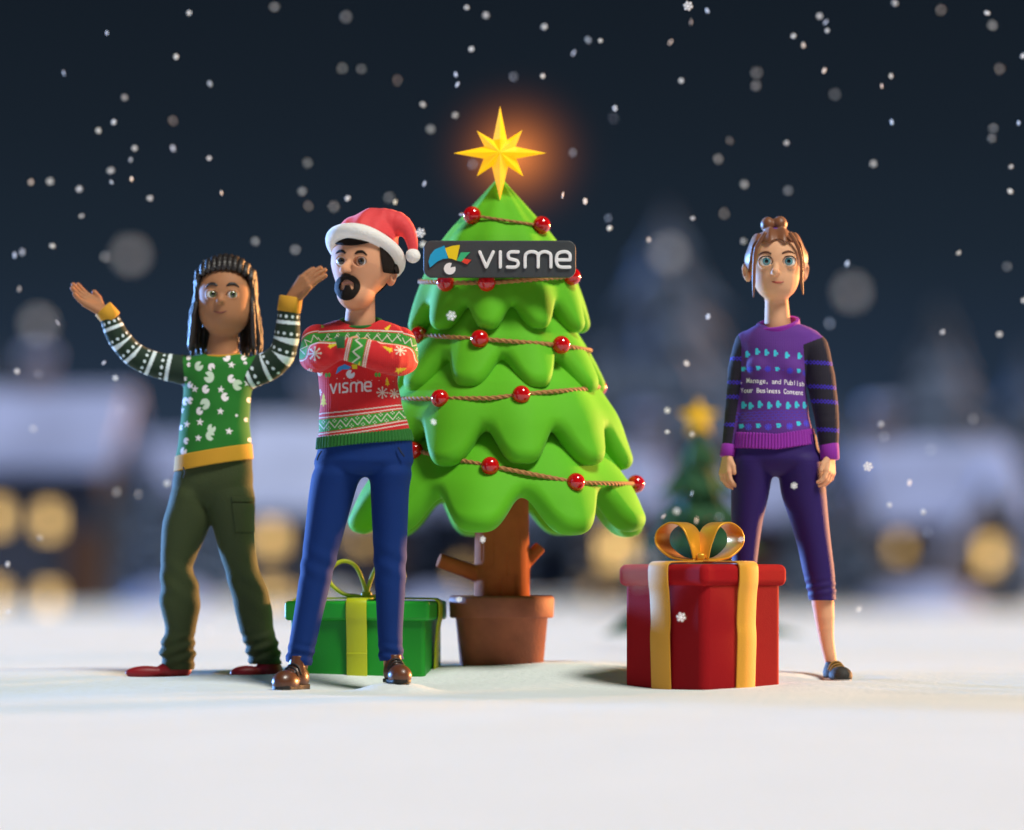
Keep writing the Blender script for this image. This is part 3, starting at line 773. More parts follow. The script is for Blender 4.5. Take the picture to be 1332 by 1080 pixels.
# ================================================================== snowy village, far behind
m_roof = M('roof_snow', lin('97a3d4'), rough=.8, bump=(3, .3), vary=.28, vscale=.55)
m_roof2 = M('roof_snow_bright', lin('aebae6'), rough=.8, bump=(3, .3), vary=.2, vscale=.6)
m_wall = M('wall_dark', lin('30364a'), rough=.9, vary=.15, vscale=2, bump=(8, .3))
m_wallw = M('wall_brown', lin('5a4a44'), rough=.9, vary=.15, vscale=2, bump=(8, .3))
m_lit = M('window_lit', lin('e8c27a'), rough=.4, emis=lin('ffd084'), es=1.9)
m_frame = M('window_frame', lin('2a221c'), rough=.7)
m_door = M('door_wood', lin('4a2c1c'), rough=.7)
def vx(px, Y): return at(px, 0, Y).x
def vz(py, Y): return at(0, py, Y).z
def house(px0, px1, pr, pe, Y, depth, wins, label, roof=m_roof, wall=m_wall, gable=None, door=None, chim=None):
    x0, x1, zr, ze = vx(px0, Y), vx(px1, Y), vz(pr, Y), vz(pe, Y); gz = -.15
    t = thing('village_house', label, 'house', ((x0+x1)/2, Y, 0), 'houses of the village behind')
    ov = .35; mb = MB()
    ym = Y+depth/2; wz = ze+.1
    # walls: front, back and gable ends as one closed prism
    a, b = x0+ov, x1-ov; y0, y1 = Y+.25, Y+depth-.25
    V = [(a, y0, gz), (b, y0, gz), (b, y1, gz), (a, y1, gz), (a, y0, wz), (b, y0, wz), (b, y1, wz), (a, y1, wz), (a, ym, zr-.25), (b, ym, zr-.25)]
    F = [(0, 1, 5, 4), (1, 2, 6, 9, 5), (2, 3, 7, 6), (3, 0, 4, 8, 7), (4, 5, 9, 8), (6, 7, 8, 9), (0, 3, 2, 1)]
    mb.add(V, F); mb.build('wall', wall, t)
    # thick snowed roof
    mb = MB(); th = .22; prof_ = [(Y-.15, ze-.12), (ym, zr-th), (Y+depth+.15, ze-.12), (Y+depth+.15, ze+th), (ym, zr), (Y-.15, ze+th-.05)]
    n = 6; V = [(x0, y, z) for y, z in prof_]+[(x1, y, z) for y, z in prof_]
    F = [tuple(range(n-1, -1, -1)), tuple(range(n, 2*n))]+[(i, (i+1) % n, n+(i+1) % n, n+i) for i in range(n)]
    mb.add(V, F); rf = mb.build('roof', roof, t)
    md = rf.modifiers.new('b', 'BEVEL'); md.width = .08; md.segments = 3
    if gable:
        g0, g1, gp, ge = gable; a, b = vx(g0, Y), vx(g1, Y); m_ = (a+b)/2; zt, zb_ = vz(gp, Y), vz(ge, Y)
        mb = MB(); yf = Y-.55; yb = ym
        V = [(a+.15, yf+.2, gz), (b-.15, yf+.2, gz), (b-.15, yf+.2, zb_), (m_, yf+.2, zt-.2), (a+.15, yf+.2, zb_)]
        V += [(x, Y+.6, z) for x, _, z in V]
        F = [(0, 1, 2, 3, 4), (9, 8, 7, 6, 5)]+[((i+1) % 5, i, i+5, (i+1) % 5+5) for i in range(5)]
        mb.add(V, F); mb.build('porch_wall', m_wallw, t)
        for s_, e_ in ((a-.1, -1), (b+.1, 1)):
            mb = MB(); z0 = zb_-.25
            V = [(m_, yf, zt+.1), (m_, yb, zt+.1), (s_, yb, z0+.1), (s_, yf, z0+.1), (m_, yf, zt-.15), (m_, yb, zt-.15), (s_, yb, z0-.12), (s_, yf, z0-.12)]
            F = [(0, 1, 2, 3), (7, 6, 5, 4), (0, 3, 7, 4), (1, 5, 6, 2), (3, 2, 6, 7), (0, 4, 5, 1)]
            if e_ > 0: F = [f[::-1] for f in F]
            mb.add(V, F); mb.build('porch_roof', m_roof2, t)
    for wx_, wy_, ww, wh in wins:
        yw = Y+.25-.03
        if gable and vx(gable[0], Y) < vx(wx_, Y) < vx(gable[1], Y): yw = Y-.55+.2-.03
        c = (vx(wx_, Y), yw, vz(wy_, Y)); s = FPX/(D0+Y); hw, hh = ww/2/s, wh/2/s
        mb = MB()
        for dx in (-1, 1): mb.box((c[0]+dx*(hw+.03), c[1], c[2]), (.04, .06, hh+.07))
        for dz in (-1, 1): mb.box((c[0], c[1], c[2]+dz*(hh+.03)), (hw-.012, .055, .04))
        mb.box((c[0], c[1]-.012, c[2]), (.012, .02, hh-.012)); mb.box((c[0], c[1]-.014, c[2]), (hw-.012, .015, .010))
        wf = mb.build('window', m_frame, t)
        MB().box((c[0], c[1]+.015, c[2]), (hw-.005, .02, hh-.005)).build('pane', m_lit, wf)
    if door:
        s = FPX/(D0+Y); MB().box((vx(door, Y), Y+.22, .6), (.32, .06, .78), bev=.02).build('door', m_door, t)
    if chim:
        x = vx(chim, Y); mb = MB().box((x, ym+.1, zr+.05), (.22, .22, .5), bev=.02)
        ch = mb.build('chimney', m_wallw, t); MB().box((x, ym+.1, zr+.62), (.27, .27, .08), bev=.05).build('snow_cap', m_roof2, ch)
YV = 52
house(-70, 152, 494, 606, YV, 6, [(62, 677, 24, 34), (62, 778, 24, 28), (-6, 672, 24, 34), (-7, 775, 24, 28)], 'dark house with a wide lilac snow roof at the left edge of the village', chim=20, door=110)
house(150, 268, 560, 640, YV+7, 6, [(182, 760, 16, 22)], 'low dark house with a pale roof behind the person in the green sweater', door=240)
house(296, 430, 532, 662, YV-2, 6, [(352, 700, 28, 34), (354, 772, 32, 20), (405, 775, 10, 16)], 'house with a bright snow roof and two big lit windows between the two men', roof=m_roof2, chim=400)
house(430, 560, 600, 668, YV+8, 6, [(470, 700, 18, 20)], 'small house with a pale roof behind the green gift box', door=510)
house(575, 700, 590, 660, YV+6, 5, [(600, 745, 10, 22)], 'dim house seen behind the trunk of the big tree', door=640)
house(742, 872, 575, 655, YV, 6, [(802, 712, 32, 38), (775, 768, 12, 14)], 'house with one large lit window right of the big tree', wall=m_wallw, chim=850)
house(952, 1100, 600, 672, YV+8, 6, [(1010, 770, 12, 18)], 'dark low house seen between the legs of the woman', door=980)
house(1132, 1345, 566, 676, YV-3, 6, [(1172, 712, 16, 22), (1290, 722, 34, 36)], 'house with a snow covered porch gable at the right edge of the village', wall=m_wallw, gable=(1222, 1345, 622, 720), chim=1170)
# snow banks
def bank(px, py0, w_, h_, Y, label):
    x = vx(px, Y); V = []; F = []
    s = FPX/(D0+Y); r = w_/2/s; hh = h_/s
    n = 14; m_ = 36
    for i in range(n+1):
        t = i/n*PI/2
        for j in range(m_):
            a = 2*PI*j/m_; k = 1+.12*math.sin(3*a+px)+.06*math.sin(7*a)
            V.append((x+r*math.cos(t)*math.cos(a)*k, Y+.6*r*math.cos(t)*math.sin(a)*k, -.1+hh*math.sin(t)))
    for i in range(n):
        for j in range(m_):
            j2 = (j+1) % m_; F.append((i*m_+j, i*m_+j2, (i+1)*m_+j2, (i+1)*m_+j))
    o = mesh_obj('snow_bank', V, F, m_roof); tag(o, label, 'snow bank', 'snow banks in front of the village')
bank(1200, 0, 150, 45, YV-7, 'rounded snow bank in front of the gabled house on the right')
bank(225, 0, 120, 42, YV-6, 'snow bank between the dark house and the person in green')
bank(560, 0, 110, 34, YV-6, 'low snow bank left of the clay pot')
# hazy snowy conifers
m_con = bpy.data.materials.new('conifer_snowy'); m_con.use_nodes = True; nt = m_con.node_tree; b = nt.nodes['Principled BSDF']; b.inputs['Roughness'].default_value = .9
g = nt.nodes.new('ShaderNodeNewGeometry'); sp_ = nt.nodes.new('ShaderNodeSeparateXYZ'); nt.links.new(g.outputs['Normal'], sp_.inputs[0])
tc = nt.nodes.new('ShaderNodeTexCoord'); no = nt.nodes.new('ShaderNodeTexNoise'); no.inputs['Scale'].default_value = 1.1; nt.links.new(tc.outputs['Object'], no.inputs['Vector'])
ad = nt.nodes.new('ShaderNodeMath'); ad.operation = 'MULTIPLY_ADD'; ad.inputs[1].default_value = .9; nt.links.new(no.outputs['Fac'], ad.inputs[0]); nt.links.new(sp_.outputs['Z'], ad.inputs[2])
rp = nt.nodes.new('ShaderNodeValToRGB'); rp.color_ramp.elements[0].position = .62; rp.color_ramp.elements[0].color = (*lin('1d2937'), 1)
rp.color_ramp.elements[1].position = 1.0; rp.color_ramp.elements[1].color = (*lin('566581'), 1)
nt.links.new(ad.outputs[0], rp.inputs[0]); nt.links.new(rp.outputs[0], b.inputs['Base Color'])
m_bark = M('bark_dark', lin('2a211c'), rough=.95, bump=(20, .5))
def conifer_mesh(H, R, tiers, rnd, tip=.0, snowy=True):
    V = []; F = []
    for i in range(tiers):
        f0 = i/tiers; zb = H*(.10+.86*f0); zt = H*min(1, .10+.86*(f0+1.9/tiers)); r = R*(1-f0)**.9*rnd.uniform(.9, 1.1)+.05
        k = 26; n0 = len(V); ph = rnd.uniform(0, 6)
        V.append((0, 0, zt))
        for ring, (fr_, drop) in enumerate(((.33, .0), (.68, .0), (1.0, .0), (.6, .0))):
            for j in range(k):
                a = 2*PI*j/k+ph; jag = (1+.26*(j % 2)*fr_)*rnd.uniform(.8, 1.2)
                z = zt-(zt-zb)*fr_*(1.0 if ring < 3 else 1)+(.0 if ring != 3 else (zt-zb)*.16)-(j % 2)*.05*H*fr_/tiers*2
                if ring == 3: z = zb+(zt-zb)*.1
                V.append((r*fr_*jag*math.cos(a), r*fr_*jag*math.sin(a), z))
        for j in range(k):
            j2 = (j+1) % k; F.append((n0, n0+1+j, n0+1+j2))
            for q in range(3): F.append((n0+1+q*k+j, n0+1+(q+1)*k+j, n0+1+(q+1)*k+j2, n0+1+q*k+j2))
    return V, F
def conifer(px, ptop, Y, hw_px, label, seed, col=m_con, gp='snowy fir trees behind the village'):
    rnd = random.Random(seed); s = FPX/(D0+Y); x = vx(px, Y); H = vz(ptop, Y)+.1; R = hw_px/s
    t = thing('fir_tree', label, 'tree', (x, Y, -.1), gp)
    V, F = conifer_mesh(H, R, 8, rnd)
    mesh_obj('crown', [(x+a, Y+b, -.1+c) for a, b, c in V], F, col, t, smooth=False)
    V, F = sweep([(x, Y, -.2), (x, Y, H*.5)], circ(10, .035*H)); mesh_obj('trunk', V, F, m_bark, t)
for i, (px, pt, Y, hw_, lb) in enumerate((
        (868, 268, 66, 185, 'tallest snowy fir rising above the houses right of the big tree'),
        (1222, 388, 62, 118, 'broad dark fir behind the gabled house on the right'),
        (1085, 520, 58, 70, 'pale snowy fir just right of the woman'),
        (770, 420, 64, 90, 'snowy fir close beside the right edge of the big tree'),
        (980, 470, 70, 90, 'dim fir standing behind the woman'),
        (168, 520, 58, 46, 'narrow dark fir beside the lilac roofed house'),
        (262, 590, 50, 46, 'small fir behind the person in green'),
        (205, 600, 48, 40, 'small snowy fir in front of the low house'),
        (470, 540, 64, 70, 'fir behind the man in the red sweater'),
        (575, 600, 60, 60, 'fir behind the stub branch of the big tree'),
        (1120, 650, 46, 40, 'small dark fir left of the gabled house'),
        (712, 620, 58, 50, 'fir seen under the right side of the big tree'),
        (1335, 440, 66, 80, 'fir cut off by the right edge'),
        (-15, 430, 72, 80, 'fir at the far left edge behind the roof'),
        (1040, 690, 46, 36, 'low dark fir seen behind the leg of the woman'),
        (1318, 640, 44, 26, 'small green fir by the porch at the right edge'))):
    conifer(px, pt, Y, hw_, lb, i+3)
# ---- the decorated little tree in the middle distance
m_sg = M('small_tree_green', lin('174a26'), rough=.8, bump=(30, .4), vary=.2, vscale=8)
YS = 6.5; rnd = random.Random(2); s = FPX/(D0+YS); x = vx(908, YS); zg = -.02; H = vz(556, YS)-zg
t = thing('small_christmas_tree', 'blurred small dark green Christmas tree with a yellow star behind the woman', 'christmas tree', (x, YS, zg))
V, F = conifer_mesh(H, 82/s, 7, rnd); mesh_obj('crown', [(x+a, YS+b, zg+c) for a, b, c in V], F, m_sg, t, smooth=False)
V, F = sweep([(x, YS, zg), (x, YS, zg+.3*H)], circ(12, .05)); mesh_obj('trunk', V, F, m_trunk, t)
for i in range(34):
    f0 = rnd.uniform(.08, .85); a = rnd.uniform(0, 2*PI); r = 82/s*(1-f0)**.9*.95
    V, F = sphere((x+r*math.cos(a), YS+r*math.sin(a), zg+H*(.1+.86*f0)), .022, 8, 12); mesh_obj('bauble', V, F, m_ball, t)
V = []; zc = vz(545, YS); r = 27/s
for i in range(10):
    a = PI/2+i*PI/5; q = r if i % 2 == 0 else r*.5; V.append((x+q*math.cos(a), YS-.05, zc+q*math.sin(a)))
V += [(x, YS-.1, zc), (x, YS, zc)]
F = [((i+1) % 10, 10, i) for i in range(10)]+[(i, 11, (i+1) % 10) for i in range(10)]
ts = mesh_obj('tree_star', V, F, M('star_yellow', lin('e6b422'), rough=.4, emis=lin('ffbf20'), es=.1), smooth=False)
tag(ts, 'blurred yellow five-pointed star on top of the small background tree', 'star')
# ================================================================== people
def skin_mat(name, c, v=.03): return M(name, lin(c), rough=.62, sss=.12, sssr=(1, .35, .2), vary=v, vscale=10, bump=(240, .03), spec=.22)
def axis_param(V, pts):
    pts = [np.asarray(p, float) for p in pts]; best = np.full(len(V), 1e9); S = np.zeros(len(V)); PHI = np.zeros(len(V)); acc = 0
    for a, b in zip(pts[:-1], pts[1:]):
        ab = b-a; L = np.linalg.norm(ab); d = ab/L; t = np.clip(((V-a)@d), 0, L); q = V-a-t[:, None]*d
        dist = np.linalg.norm(q, axis=1); m = dist < best; best[m] = dist[m]
        u = np.cross(d, [0, 1, 0]); u /= np.linalg.norm(u)+1e-9; w_ = np.cross(d, u)
        S[m] = (acc+t)[m]; PHI[m] = np.arctan2(q@w_, q@u)[m]; acc += L
    return S, PHI, best
def eye(root, fr, c, r, gaze, iris, fi=.58, fp=.3, label=None, white='f4efe8'):
    g = np.asarray(gaze, float); g /= np.linalg.norm(g)
    V, F = sphere((0, 0, 0), 1, 48, 64); V = np.array(V)
    Rm = np.array(Vector((0, 0, 1)).rotation_difference(Vector(g)).to_matrix()); V = V@Rm.T
    a = np.arccos(np.clip(V@g, -1, 1)); C = np.zeros((len(V), 3))+lin(white)
    ir = lin(iris)
    m = a < fi; C[m] = ir*(0.55+.9*(1-np.abs(a[m]-.38)/.4))[:, None].clip(.3, 1.4); C[(a > fi*.88) & m] = ir*.35; C[a < fp] = .006
    o = mesh_obj('eye', fr.w(V*r+np.asarray(c, float)), F, m_eye, root, C); return o
m_eye = M('eye_glossy', rough=.08, attr=True, coat=.8)
m_blk = M('pupil_black', lin('120d0a'), rough=.5)
def lids(head, eyes, fwd, open_z=.72, open_x=1.02, k=2.5):
    f = smin(k, head, *[ell(c, (r*1.12,)*3) for c, r in eyes])
    fw = np.asarray(fwd, float); fw /= np.linalg.norm(fw); yaw = math.degrees(math.atan2(fw[0], -fw[1])) 
    R = rotm(0, 0, yaw)
    for c, r in eyes:
        f = sub(.4, f, ell(np.asarray(c)+fw*r*.95, (r*open_x, r*1.1, r*open_z), R))
    return f
def arc_tube(name, fr, pts, radii, mat, root, ry=1.0, k=10):
    P = catmull(pts, 6); s_ = catmull(np.asarray(radii, float)[:, None], 6)[:, 0]
    V, F = sweep(P, circ(k, 1, ry), scale=s_); return mesh_obj(name, fr.w(V), F, mat, root)
def arc_on(f, name, fr, pts, radii, mat, root, sink=.35, k=10):
    P = catmull(pts, 6); s_ = catmull(np.asarray(radii, float)[:, None], 6)[:, 0]; Q = []
    ys = np.linspace(-70, 10, 641)
    for (x, z), r in zip(P, s_):
        d = f(np.full(ys.shape, x), ys, np.full(ys.shape, -z)); i = int(np.argmax(d < 0)); Q.append((x, ys[i]-r*(1-sink*2), -z))
    Q = np.array(Q); kx = np.array([1, 2, 1])/4; Q[1:-1, 1] = np.convolve(Q[:, 1], kx, 'valid')
    V, F = sweep(Q, circ(k, 1), scale=s_); return mesh_obj(name, fr.w(V), F, mat, root)
def shoe(root, fr, heel, toe, gpy, W, Ht, Ha, mu, ms, sh, point=0.0, h=.9, tie=None, tongue=None):
    hx, hy = heel; tx, ty = toe; L = math.hypot(tx-hx, ty-hy); ux, uy = (tx-hx)/L, (ty-hy)/L; z0 = -gpy
    def loc(g):
        return lambda x, y, z: g((x-hx)*ux+(y-hy)*uy, -(x-hx)*uy+(y-hy)*ux, z-z0)
    up = smin(5, ell((L*(.70+.03*point), 0, Ht*.42), (L*(.31+.02*point), W*(.49-.1*point), Ht*(.62-.12*point)+1)),
              ell((L*.27, 0, Ht*.62), (L*.28, W*.43, Ht*.8)), cap((L*.33, 0, Ht*.7), (L*.25, 0, Ha), W*.34, W*.31))
    up = smax(1.2, up, lambda u, v, w: sh*.6-w, lambda u, v, w: w-Ha)
    fp = smin(6, cap((W*.44, 0, 0), (L*.5, 0, 0), W*.43, W*.42), cap((L*.55, 0, 0), (L-W*.44*(1-.5*point), 0, 0), W*.46, W*(.42-.25*point)))
    def sole(u, v, w):
        d2 = fp(u, v, np.zeros_like(u)); wx = d2+.8; wy = np.abs(w-sh/2)-sh/2+.8
        return np.minimum(np.maximum(wx, wy), 0)+np.hypot(np.maximum(wx, 0), np.maximum(wy, 0))-.8
    x0, x1 = min(hx, tx)-W, max(hx, tx)+W; y0, y1 = min(hy, ty)-W, max(hy, ty)+W
    so = sdf_obj('shoe', fr, loc(up), (x0, y0, gpy-Ha-4), (x1, y1, gpy+2), mu, root, h=h)
    sdf_obj('sole', fr, loc(sole), (x0, y0, gpy-sh-2), (x1, y1, gpy+2), ms, so, h=h)
    if tie:
        for i in range(3):
            u = L*(.42+.1*i); hh = Ht*(1.32-.15*i)
            P = [(u, -W*.36, hh*.62), (u+1, -W*.22, hh*.95), (u+1.5, 0, hh*1.05), (u+1, W*.22, hh*.95), (u, W*.36, hh*.62)]
            Q = [(hx+a*ux-b*uy, hy+a*uy+b*ux, z0+c) for a, b, c in P]
            V, F = sweep(catmull(Q, 5), circ(8, 1.5)); mesh_obj('lace', fr.w(V), F, tie, so)
    return so
def ring(name, fr, c, u, v, cross, mat, root, n=72, k2=None):
    c, u, v = [np.asarray(q, float) for q in (c, u, v)]; a = np.arange(n)*2*PI/n
    P = c+np.cos(a)[:, None]*u+np.sin(a)[:, None]*v; nn = np.cross(u, v); nn /= np.linalg.norm(nn)
    V, F = sweep(P, cross, up=nn, closed=True); return mesh_obj(name, fr.w(V), F, mat, root)
def ribbed(g, cx, cy, n, amp, m):
    def f(x, y, z): return g(x, y, z)+amp*np.cos(n*np.arctan2(x-cx, y-cy))*m(z)
    return f

# ------------------------------------------------------------------ man in the red sweater
FM = Frame(-.25)
mz = FM.w([(452, -10, -897)])[0]
man = thing('person', 'man with goatee and red Santa hat, arms crossed, in red and green patterned sweater', 'person', tuple(mz), 'people around the big tree')
m_skinM = skin_mat('skin_light', 'd69a76')
fwd = np.array([-.40, -.92, 0])
eyesM = [((447, -25, -342.5), 8.0), ((473, -32, -343.5), 8.2)]
hd = smin(9, ell((471.5, 2, -338), (40.5, 43, 46)), cap((469, -4, -350), (463.5, -10, -379), 37, 25.5), ell((461, -20, -386), (19, 19, 17)))
hd = smin(4, hd, cap((456, -38, -344), (450.5, -48, -354.5), 3.2, 6.4), cap((447, -43, -356), (455, -45, -356), 3.6))
hd = smin(2, hd, sub(2, ell((509.5, 0, -358), (6, 10, 14.5), rotm(0, 8, 30)), ell((513, -10, -358), (4, 6, 9))))
hd = lids(hd, eyesM, fwd, .82, 1.06)
neckM = cap((470, 6, -380), (467.5, 6, -428), 17.5, 20.5)
armLc = ([(413, 4, -441), (409, -10, -466), (424, -42, -463), (446, -50, -456)], [20, 19, 17, 14])
armRc = ([(521, 4, -444), (524, -10, -468), (508, -42, -470), (478, -62, -463), (455, -60, -459)], [19.5, 20, 19.3, 17.5, 14])
def core(g, d): return (g[0], [r-d for r in g[1]])
handM = smin(0, hand((450, -52, -456), (1, .35, .1), (0, 1, 0), (0, 0, 1), 42), hand((456, -58, -458), (-1, .5, .15), (0, 1, 0), (0, 0, 1), 42))
trM = loft([572, 590, 603, 613, 619], [415, 412, 409, 422, 452], [536, 537, 536.5, 522, 498], [44, 45, 45, 34, 14], 4)
legL = ([596, 612, 640, 703, 766, 829, 866], [424, 408, 402, 395, 387, 377, 369.5], [458, 470, 462, 444, 428, 413, 405], [20, 38, 35, 27, 23, 20, 19.5])
legR = ([596, 612, 640, 703, 766, 829, 866], [492, 482, 482, 485, 488, 491.4, 493], [520, 535, 532, 529.5, 527, 523.5, 526.5], [20, 38, 34, 26, 22.5, 19, 19])
bodyM = smin(1.5, smin(5, hd, neckM), smin(4, loft([430, 445, 480, 540, 590, 606], [440, 415, 420, 422, 424, 440], [496, 520, 512, 520, 522, 510], [20, 26, 30, 32, 30, 16], 4),
        chain(*core(armLc, 6)), chain(*core(armRc, 6))), handM, cap((438, 4, -630), (388, 4, -872), 17, 11), cap((507, 4, -630), (510, 4, -868), 17, 11))
sdf_obj('body', FM, bodyM, (365, -90, 285), (548, 62, 884), m_skinM, man, h=1.15)
for (c, r), gz in zip(eyesM, ((-.28, -1, -.02), (-.30, -1, -.02))): eye(man, FM, c, r, gz, '4a3822', fi=.60, fp=.36)
m_hairM = M('hair_dark', lin('1a110c'), rough=.75, spec=.2, bump=(60, .3))
arc_on(hd, 'eyebrow', FM, [(438, 332), (442, 329.8), (447, 330), (451, 333)], [.7, 1.7, 1.9, 1.2], m_hairM, man)
arc_on(hd, 'eyebrow', FM, [(463.5, 334), (467.5, 331.6), (473.5, 331.4), (479, 336)], [1.0, 1.9, 1.8, .7], m_hairM, man)
# hair: fringe, side burn, nape
hs = infl(hd, 2.8)
fringe = lambda x, y, z: -(z+318.5+4.5*np.sin((x-437)*.062+.2)+np.clip(x-488, 0, 20)*1.2)
side = smax(3, lambda x, y, z: 496-x-.12*(z+330), lambda x, y, z: -(z+357), lambda x, y, z: y+4)
nape = smax(3, lambda x, y, z: -(y-12), lambda x, y, z: -(z+384))
hairM = smax(1.5, hs, smin(3, fringe, side, nape))
sdf_obj('hair', FM, hairM, (420, -60, 285), (522, 62, 392), m_hairM, man, h=1.1)
gt = infl(hd, 3.0)
def gtm(x, y, z):
    py = -z; u = x-452.8; v = py-375.5
    d = np.abs(np.hypot(u/1.08, v/.93)-12.6)-3.7
    low = np.hypot(u/1.08, (v-9)/.8)-11.5
    soul = np.maximum(np.abs(u-.8)-2.6-np.clip(v+3, 0, 9)*.35, -(v+1.5))
    d = smn(d, np.maximum(low, -(v-5)), 3); d = smn(d, np.maximum(soul, v-12), 3)
    return d
sdf_obj('goatee', FM, smax(2.0, gt, gtm, lambda x, y, z: y+8), (430, -70, 355), (476, -5, 400), m_hairM, man, h=.8)
m_lipM = M('lips_brown', lin('c07f66'), rough=.45)
sdf_obj('mouth', FM, smax(1, infl(hd, 1.0), ell((452.5, -48, -370.5), (10, 30, 2.6))), (438, -70, 364), (468, -20, 378), m_lipM, man, h=.7)
# hat
m_felt = M('felt_red', lin('e0383c'), rough=.7, sheen=.6, sheen_tint=(1, .5, .5), bump=(90, .15))
m_fur = M('fur_white', lin('f1ece6'), rough=.9, sheen=.5, bump=(160, .35))
hat = smin(8, smax(3, ell((477, 8, -315), (41, 44, 40), rotm(0, 10, 0)), half((.12, -.62, -.77), (474, 0, -332))), chain([(490, 8, -291), (516, 2, -291), (531, -5, -302), (537, -10, -320), (537.5, -12, -334)], [22, 16, 10, 7, 5.2]))
def hatf(x, y, z): return hat(x, y, z)+1.6*np.sin((x-450)*.24+(-z-290)*.10)*np.exp(-((x-468)/26)**2)*np.clip((z+312)/12, 0, 1)
ho = sdf_obj('santa_hat', FM, hatf, (430, -50, 262), (552, 66, 350), m_felt, man, h=1.2)
u = np.array([41.5, 2, -11.]); v = np.array([-3, -41.5, 22.]); cc = np.array([475.5, 3, -328.])
Pb = np.array([cc+math.cos(a)*u+math.sin(a)*v for a in np.arange(64)*2*PI/64])
V, F = sweep(Pb, circ(20, 10.6, 9.4), closed=True, scale=[1+.04*math.sin(5*a) for a in np.arange(64)*2*PI/64]); mesh_obj('brim', FM.w(V), F, m_fur, ho)
V, F = sphere((537.5, -13, -334), 9.6); mesh_obj('pompom', FM.w(V), F, m_fur, ho)
# sweater
RED, GRN, WHT, YEL = 'c41018', '146a1a', 'd2c9bb', 'd9c21a'
ct = Canvas(385, 405, 560, 600, RED)
def yline(yl, yr, sag=3): 
    t = np.clip((ct.X-412)/126, -.2, 1.2); return yl+(yr-yl)*t+sag*4*t*(1-t)
def zig(cv, y0, amp, per, w_, c, ph=0, X=None, Y=None):
    X = cv.X if X is None else X; Y = cv.Y if Y is None else Y
    tri = np.abs(((X-ph)/per) % 1-.5)*4-1
    cv.fill(np.abs(Y-y0-amp*tri)*per/np.hypot(per, 4*amp) < w_/2, c)
m = ct.Y > yline(571.5, 556); ct.fill(m, GRN)
for a, b in ((539, 524), (544.5, 528.5), (565.5, 545), (569.5, 550)):
    yy = yline(a, b); ct.fill(np.abs(ct.Y-yy) < .7, WHT)
g0, g1 = yline(546.5, 530.5), yline(563.5, 543.5); ct.fill((ct.Y > g0) & (ct.Y < g1), '2a8a24')
gm = (g0+g1)/2; zig(ct, gm, 4.6, 15, 1.1, WHT, 2)
for k in range(-1, 10):
    for dx, sg in ((0, -1), (7.5, 1)):
        X0 = 412+2+k*15+dx+3.8-3.8; yc = float(np.interp(X0, ct.X[0], gm[0]))+sg*(-4.6)
        for p, q in ((0, -1.9), (0, 1.9), (-1.9, 0), (1.9, 0)): ct.disc(X0+p, yc+q, .8, WHT)
# chest band
cy_ = 441+.0004*(ct.X-470)**2
ct.fill(np.abs(ct.Y-cy_) < 7.2, '2a8a24'); ct.fill(np.abs(ct.Y-cy_+9.3) < .9, WHT); ct.fill(np.abs(ct.Y-cy_-9.3) < .9, WHT); zig(ct, cy_+1, 4, 13, 1.1, WHT, 4)
for k in range(8):
    for p, q in ((0, -1.7), (0, 1.7), (-1.7, 0), (1.7, 0)): ct.disc(424+k*13+4+p, 437.5+q, .75, WHT)
ct.tree(505.5, 427.5, 11, YEL, .7); ct.tree(419, 424, 9, '8fae2c', -.6)
# logo on the sweater
ct.poly([(438, 489), (441, 480), (450, 476), (459, 480), (455, 483), (447, 483)], '2f86c8'); ct.poly([(459, 477), (466, 476), (466, 482), (460, 482)], YEL)
ct.pac(457.5, 489, 5.6, 'c9d0d8', -50, 1)
def ST(p): return ((p[0]-622)/121*54+430.5, (p[1]-328)/20*11.5+502-(p[0]-622)/121*3.2)
for P in VIS:
    Q = [ST(p) for p in P]; ct.line(Q, 2.3, 'd2cfcf')
ct.tree(421.5, 521, 17, YEL, .02); ct.tree(504.5, 498, 11.5, YEL, -.1)
for x, y, r in ((498.5, 512.5, 6.6), (513.5, 513, 5.4), (414, 511, 4), (417, 486, 3)): ct.flake(x, y, r, WHT, 1.4)
for x in (427.6, 492.5): ct.disc(x-2, 489.5, 1.8, '3f9a3a', 3); ct.disc(x+2, 489.5, 1.8, '3f9a3a', 3)
for x in np.arange(440, 520, 9): ct.disc(x, 494.5 if x < 450 else 497+0*x, .6, WHT)
ca = Canvas(385, 405, 560, 600, RED)
# left sleeve band curves over the upper arm
def band(cv, pts, w_, cols):
    for ww, c in cols: cv.line(catmull(pts, 8), w_*ww, c)
BL = [(394, 462), (397, 450), (404, 443), (416, 440.5), (430, 441.5), (444, 442)]
band(ca, BL, 1, [(19, WHT), (16.5, RED), (14, '2a8a24')])
BR = [(549, 466), (546, 456), (539, 448), (527, 444), (512, 442), (500, 442)]
band(ca, BR, 1, [(19, WHT), (16.5, RED), (14, '2a8a24')])
def zigpath(cv, pts, amp, n, w_, c):
    P = catmull(pts, 10); T, N, B = frames(np.c_[P, np.zeros(len(P))], up=(0, 0, 1)); Q = []
    for i in range(n):
        k = int(i/(n-1)*(len(P)-1)); Q.append(P[k]+B[k][:2]*amp*(1 if i % 2 else -1))
    cv.line(Q, w_, c)
zigpath(ca, BL, 4.2, 11, 1.1, WHT); zigpath(ca, BR, 4.2, 13, 1.1, WHT)
ca.poly([(457, 400), (484, 447), (476, 485), (452, 485)], RED)
q = (ca.X-468)+.22*(ca.Y-460); mm = ca.Y > 434
ca.fill((np.abs(q) < 9.5) & mm & (ca.X > 445) & (ca.X < 490), '2a8a24')
for k in (-11.5, 11.5, -14.2, 14.2): ca.fill((np.abs(q-k) < .8) & mm & (ca.X > 445) & (ca.X < 490), WHT)
tri = np.abs(((ca.Y-440)/15) % 1-.5)*4-1
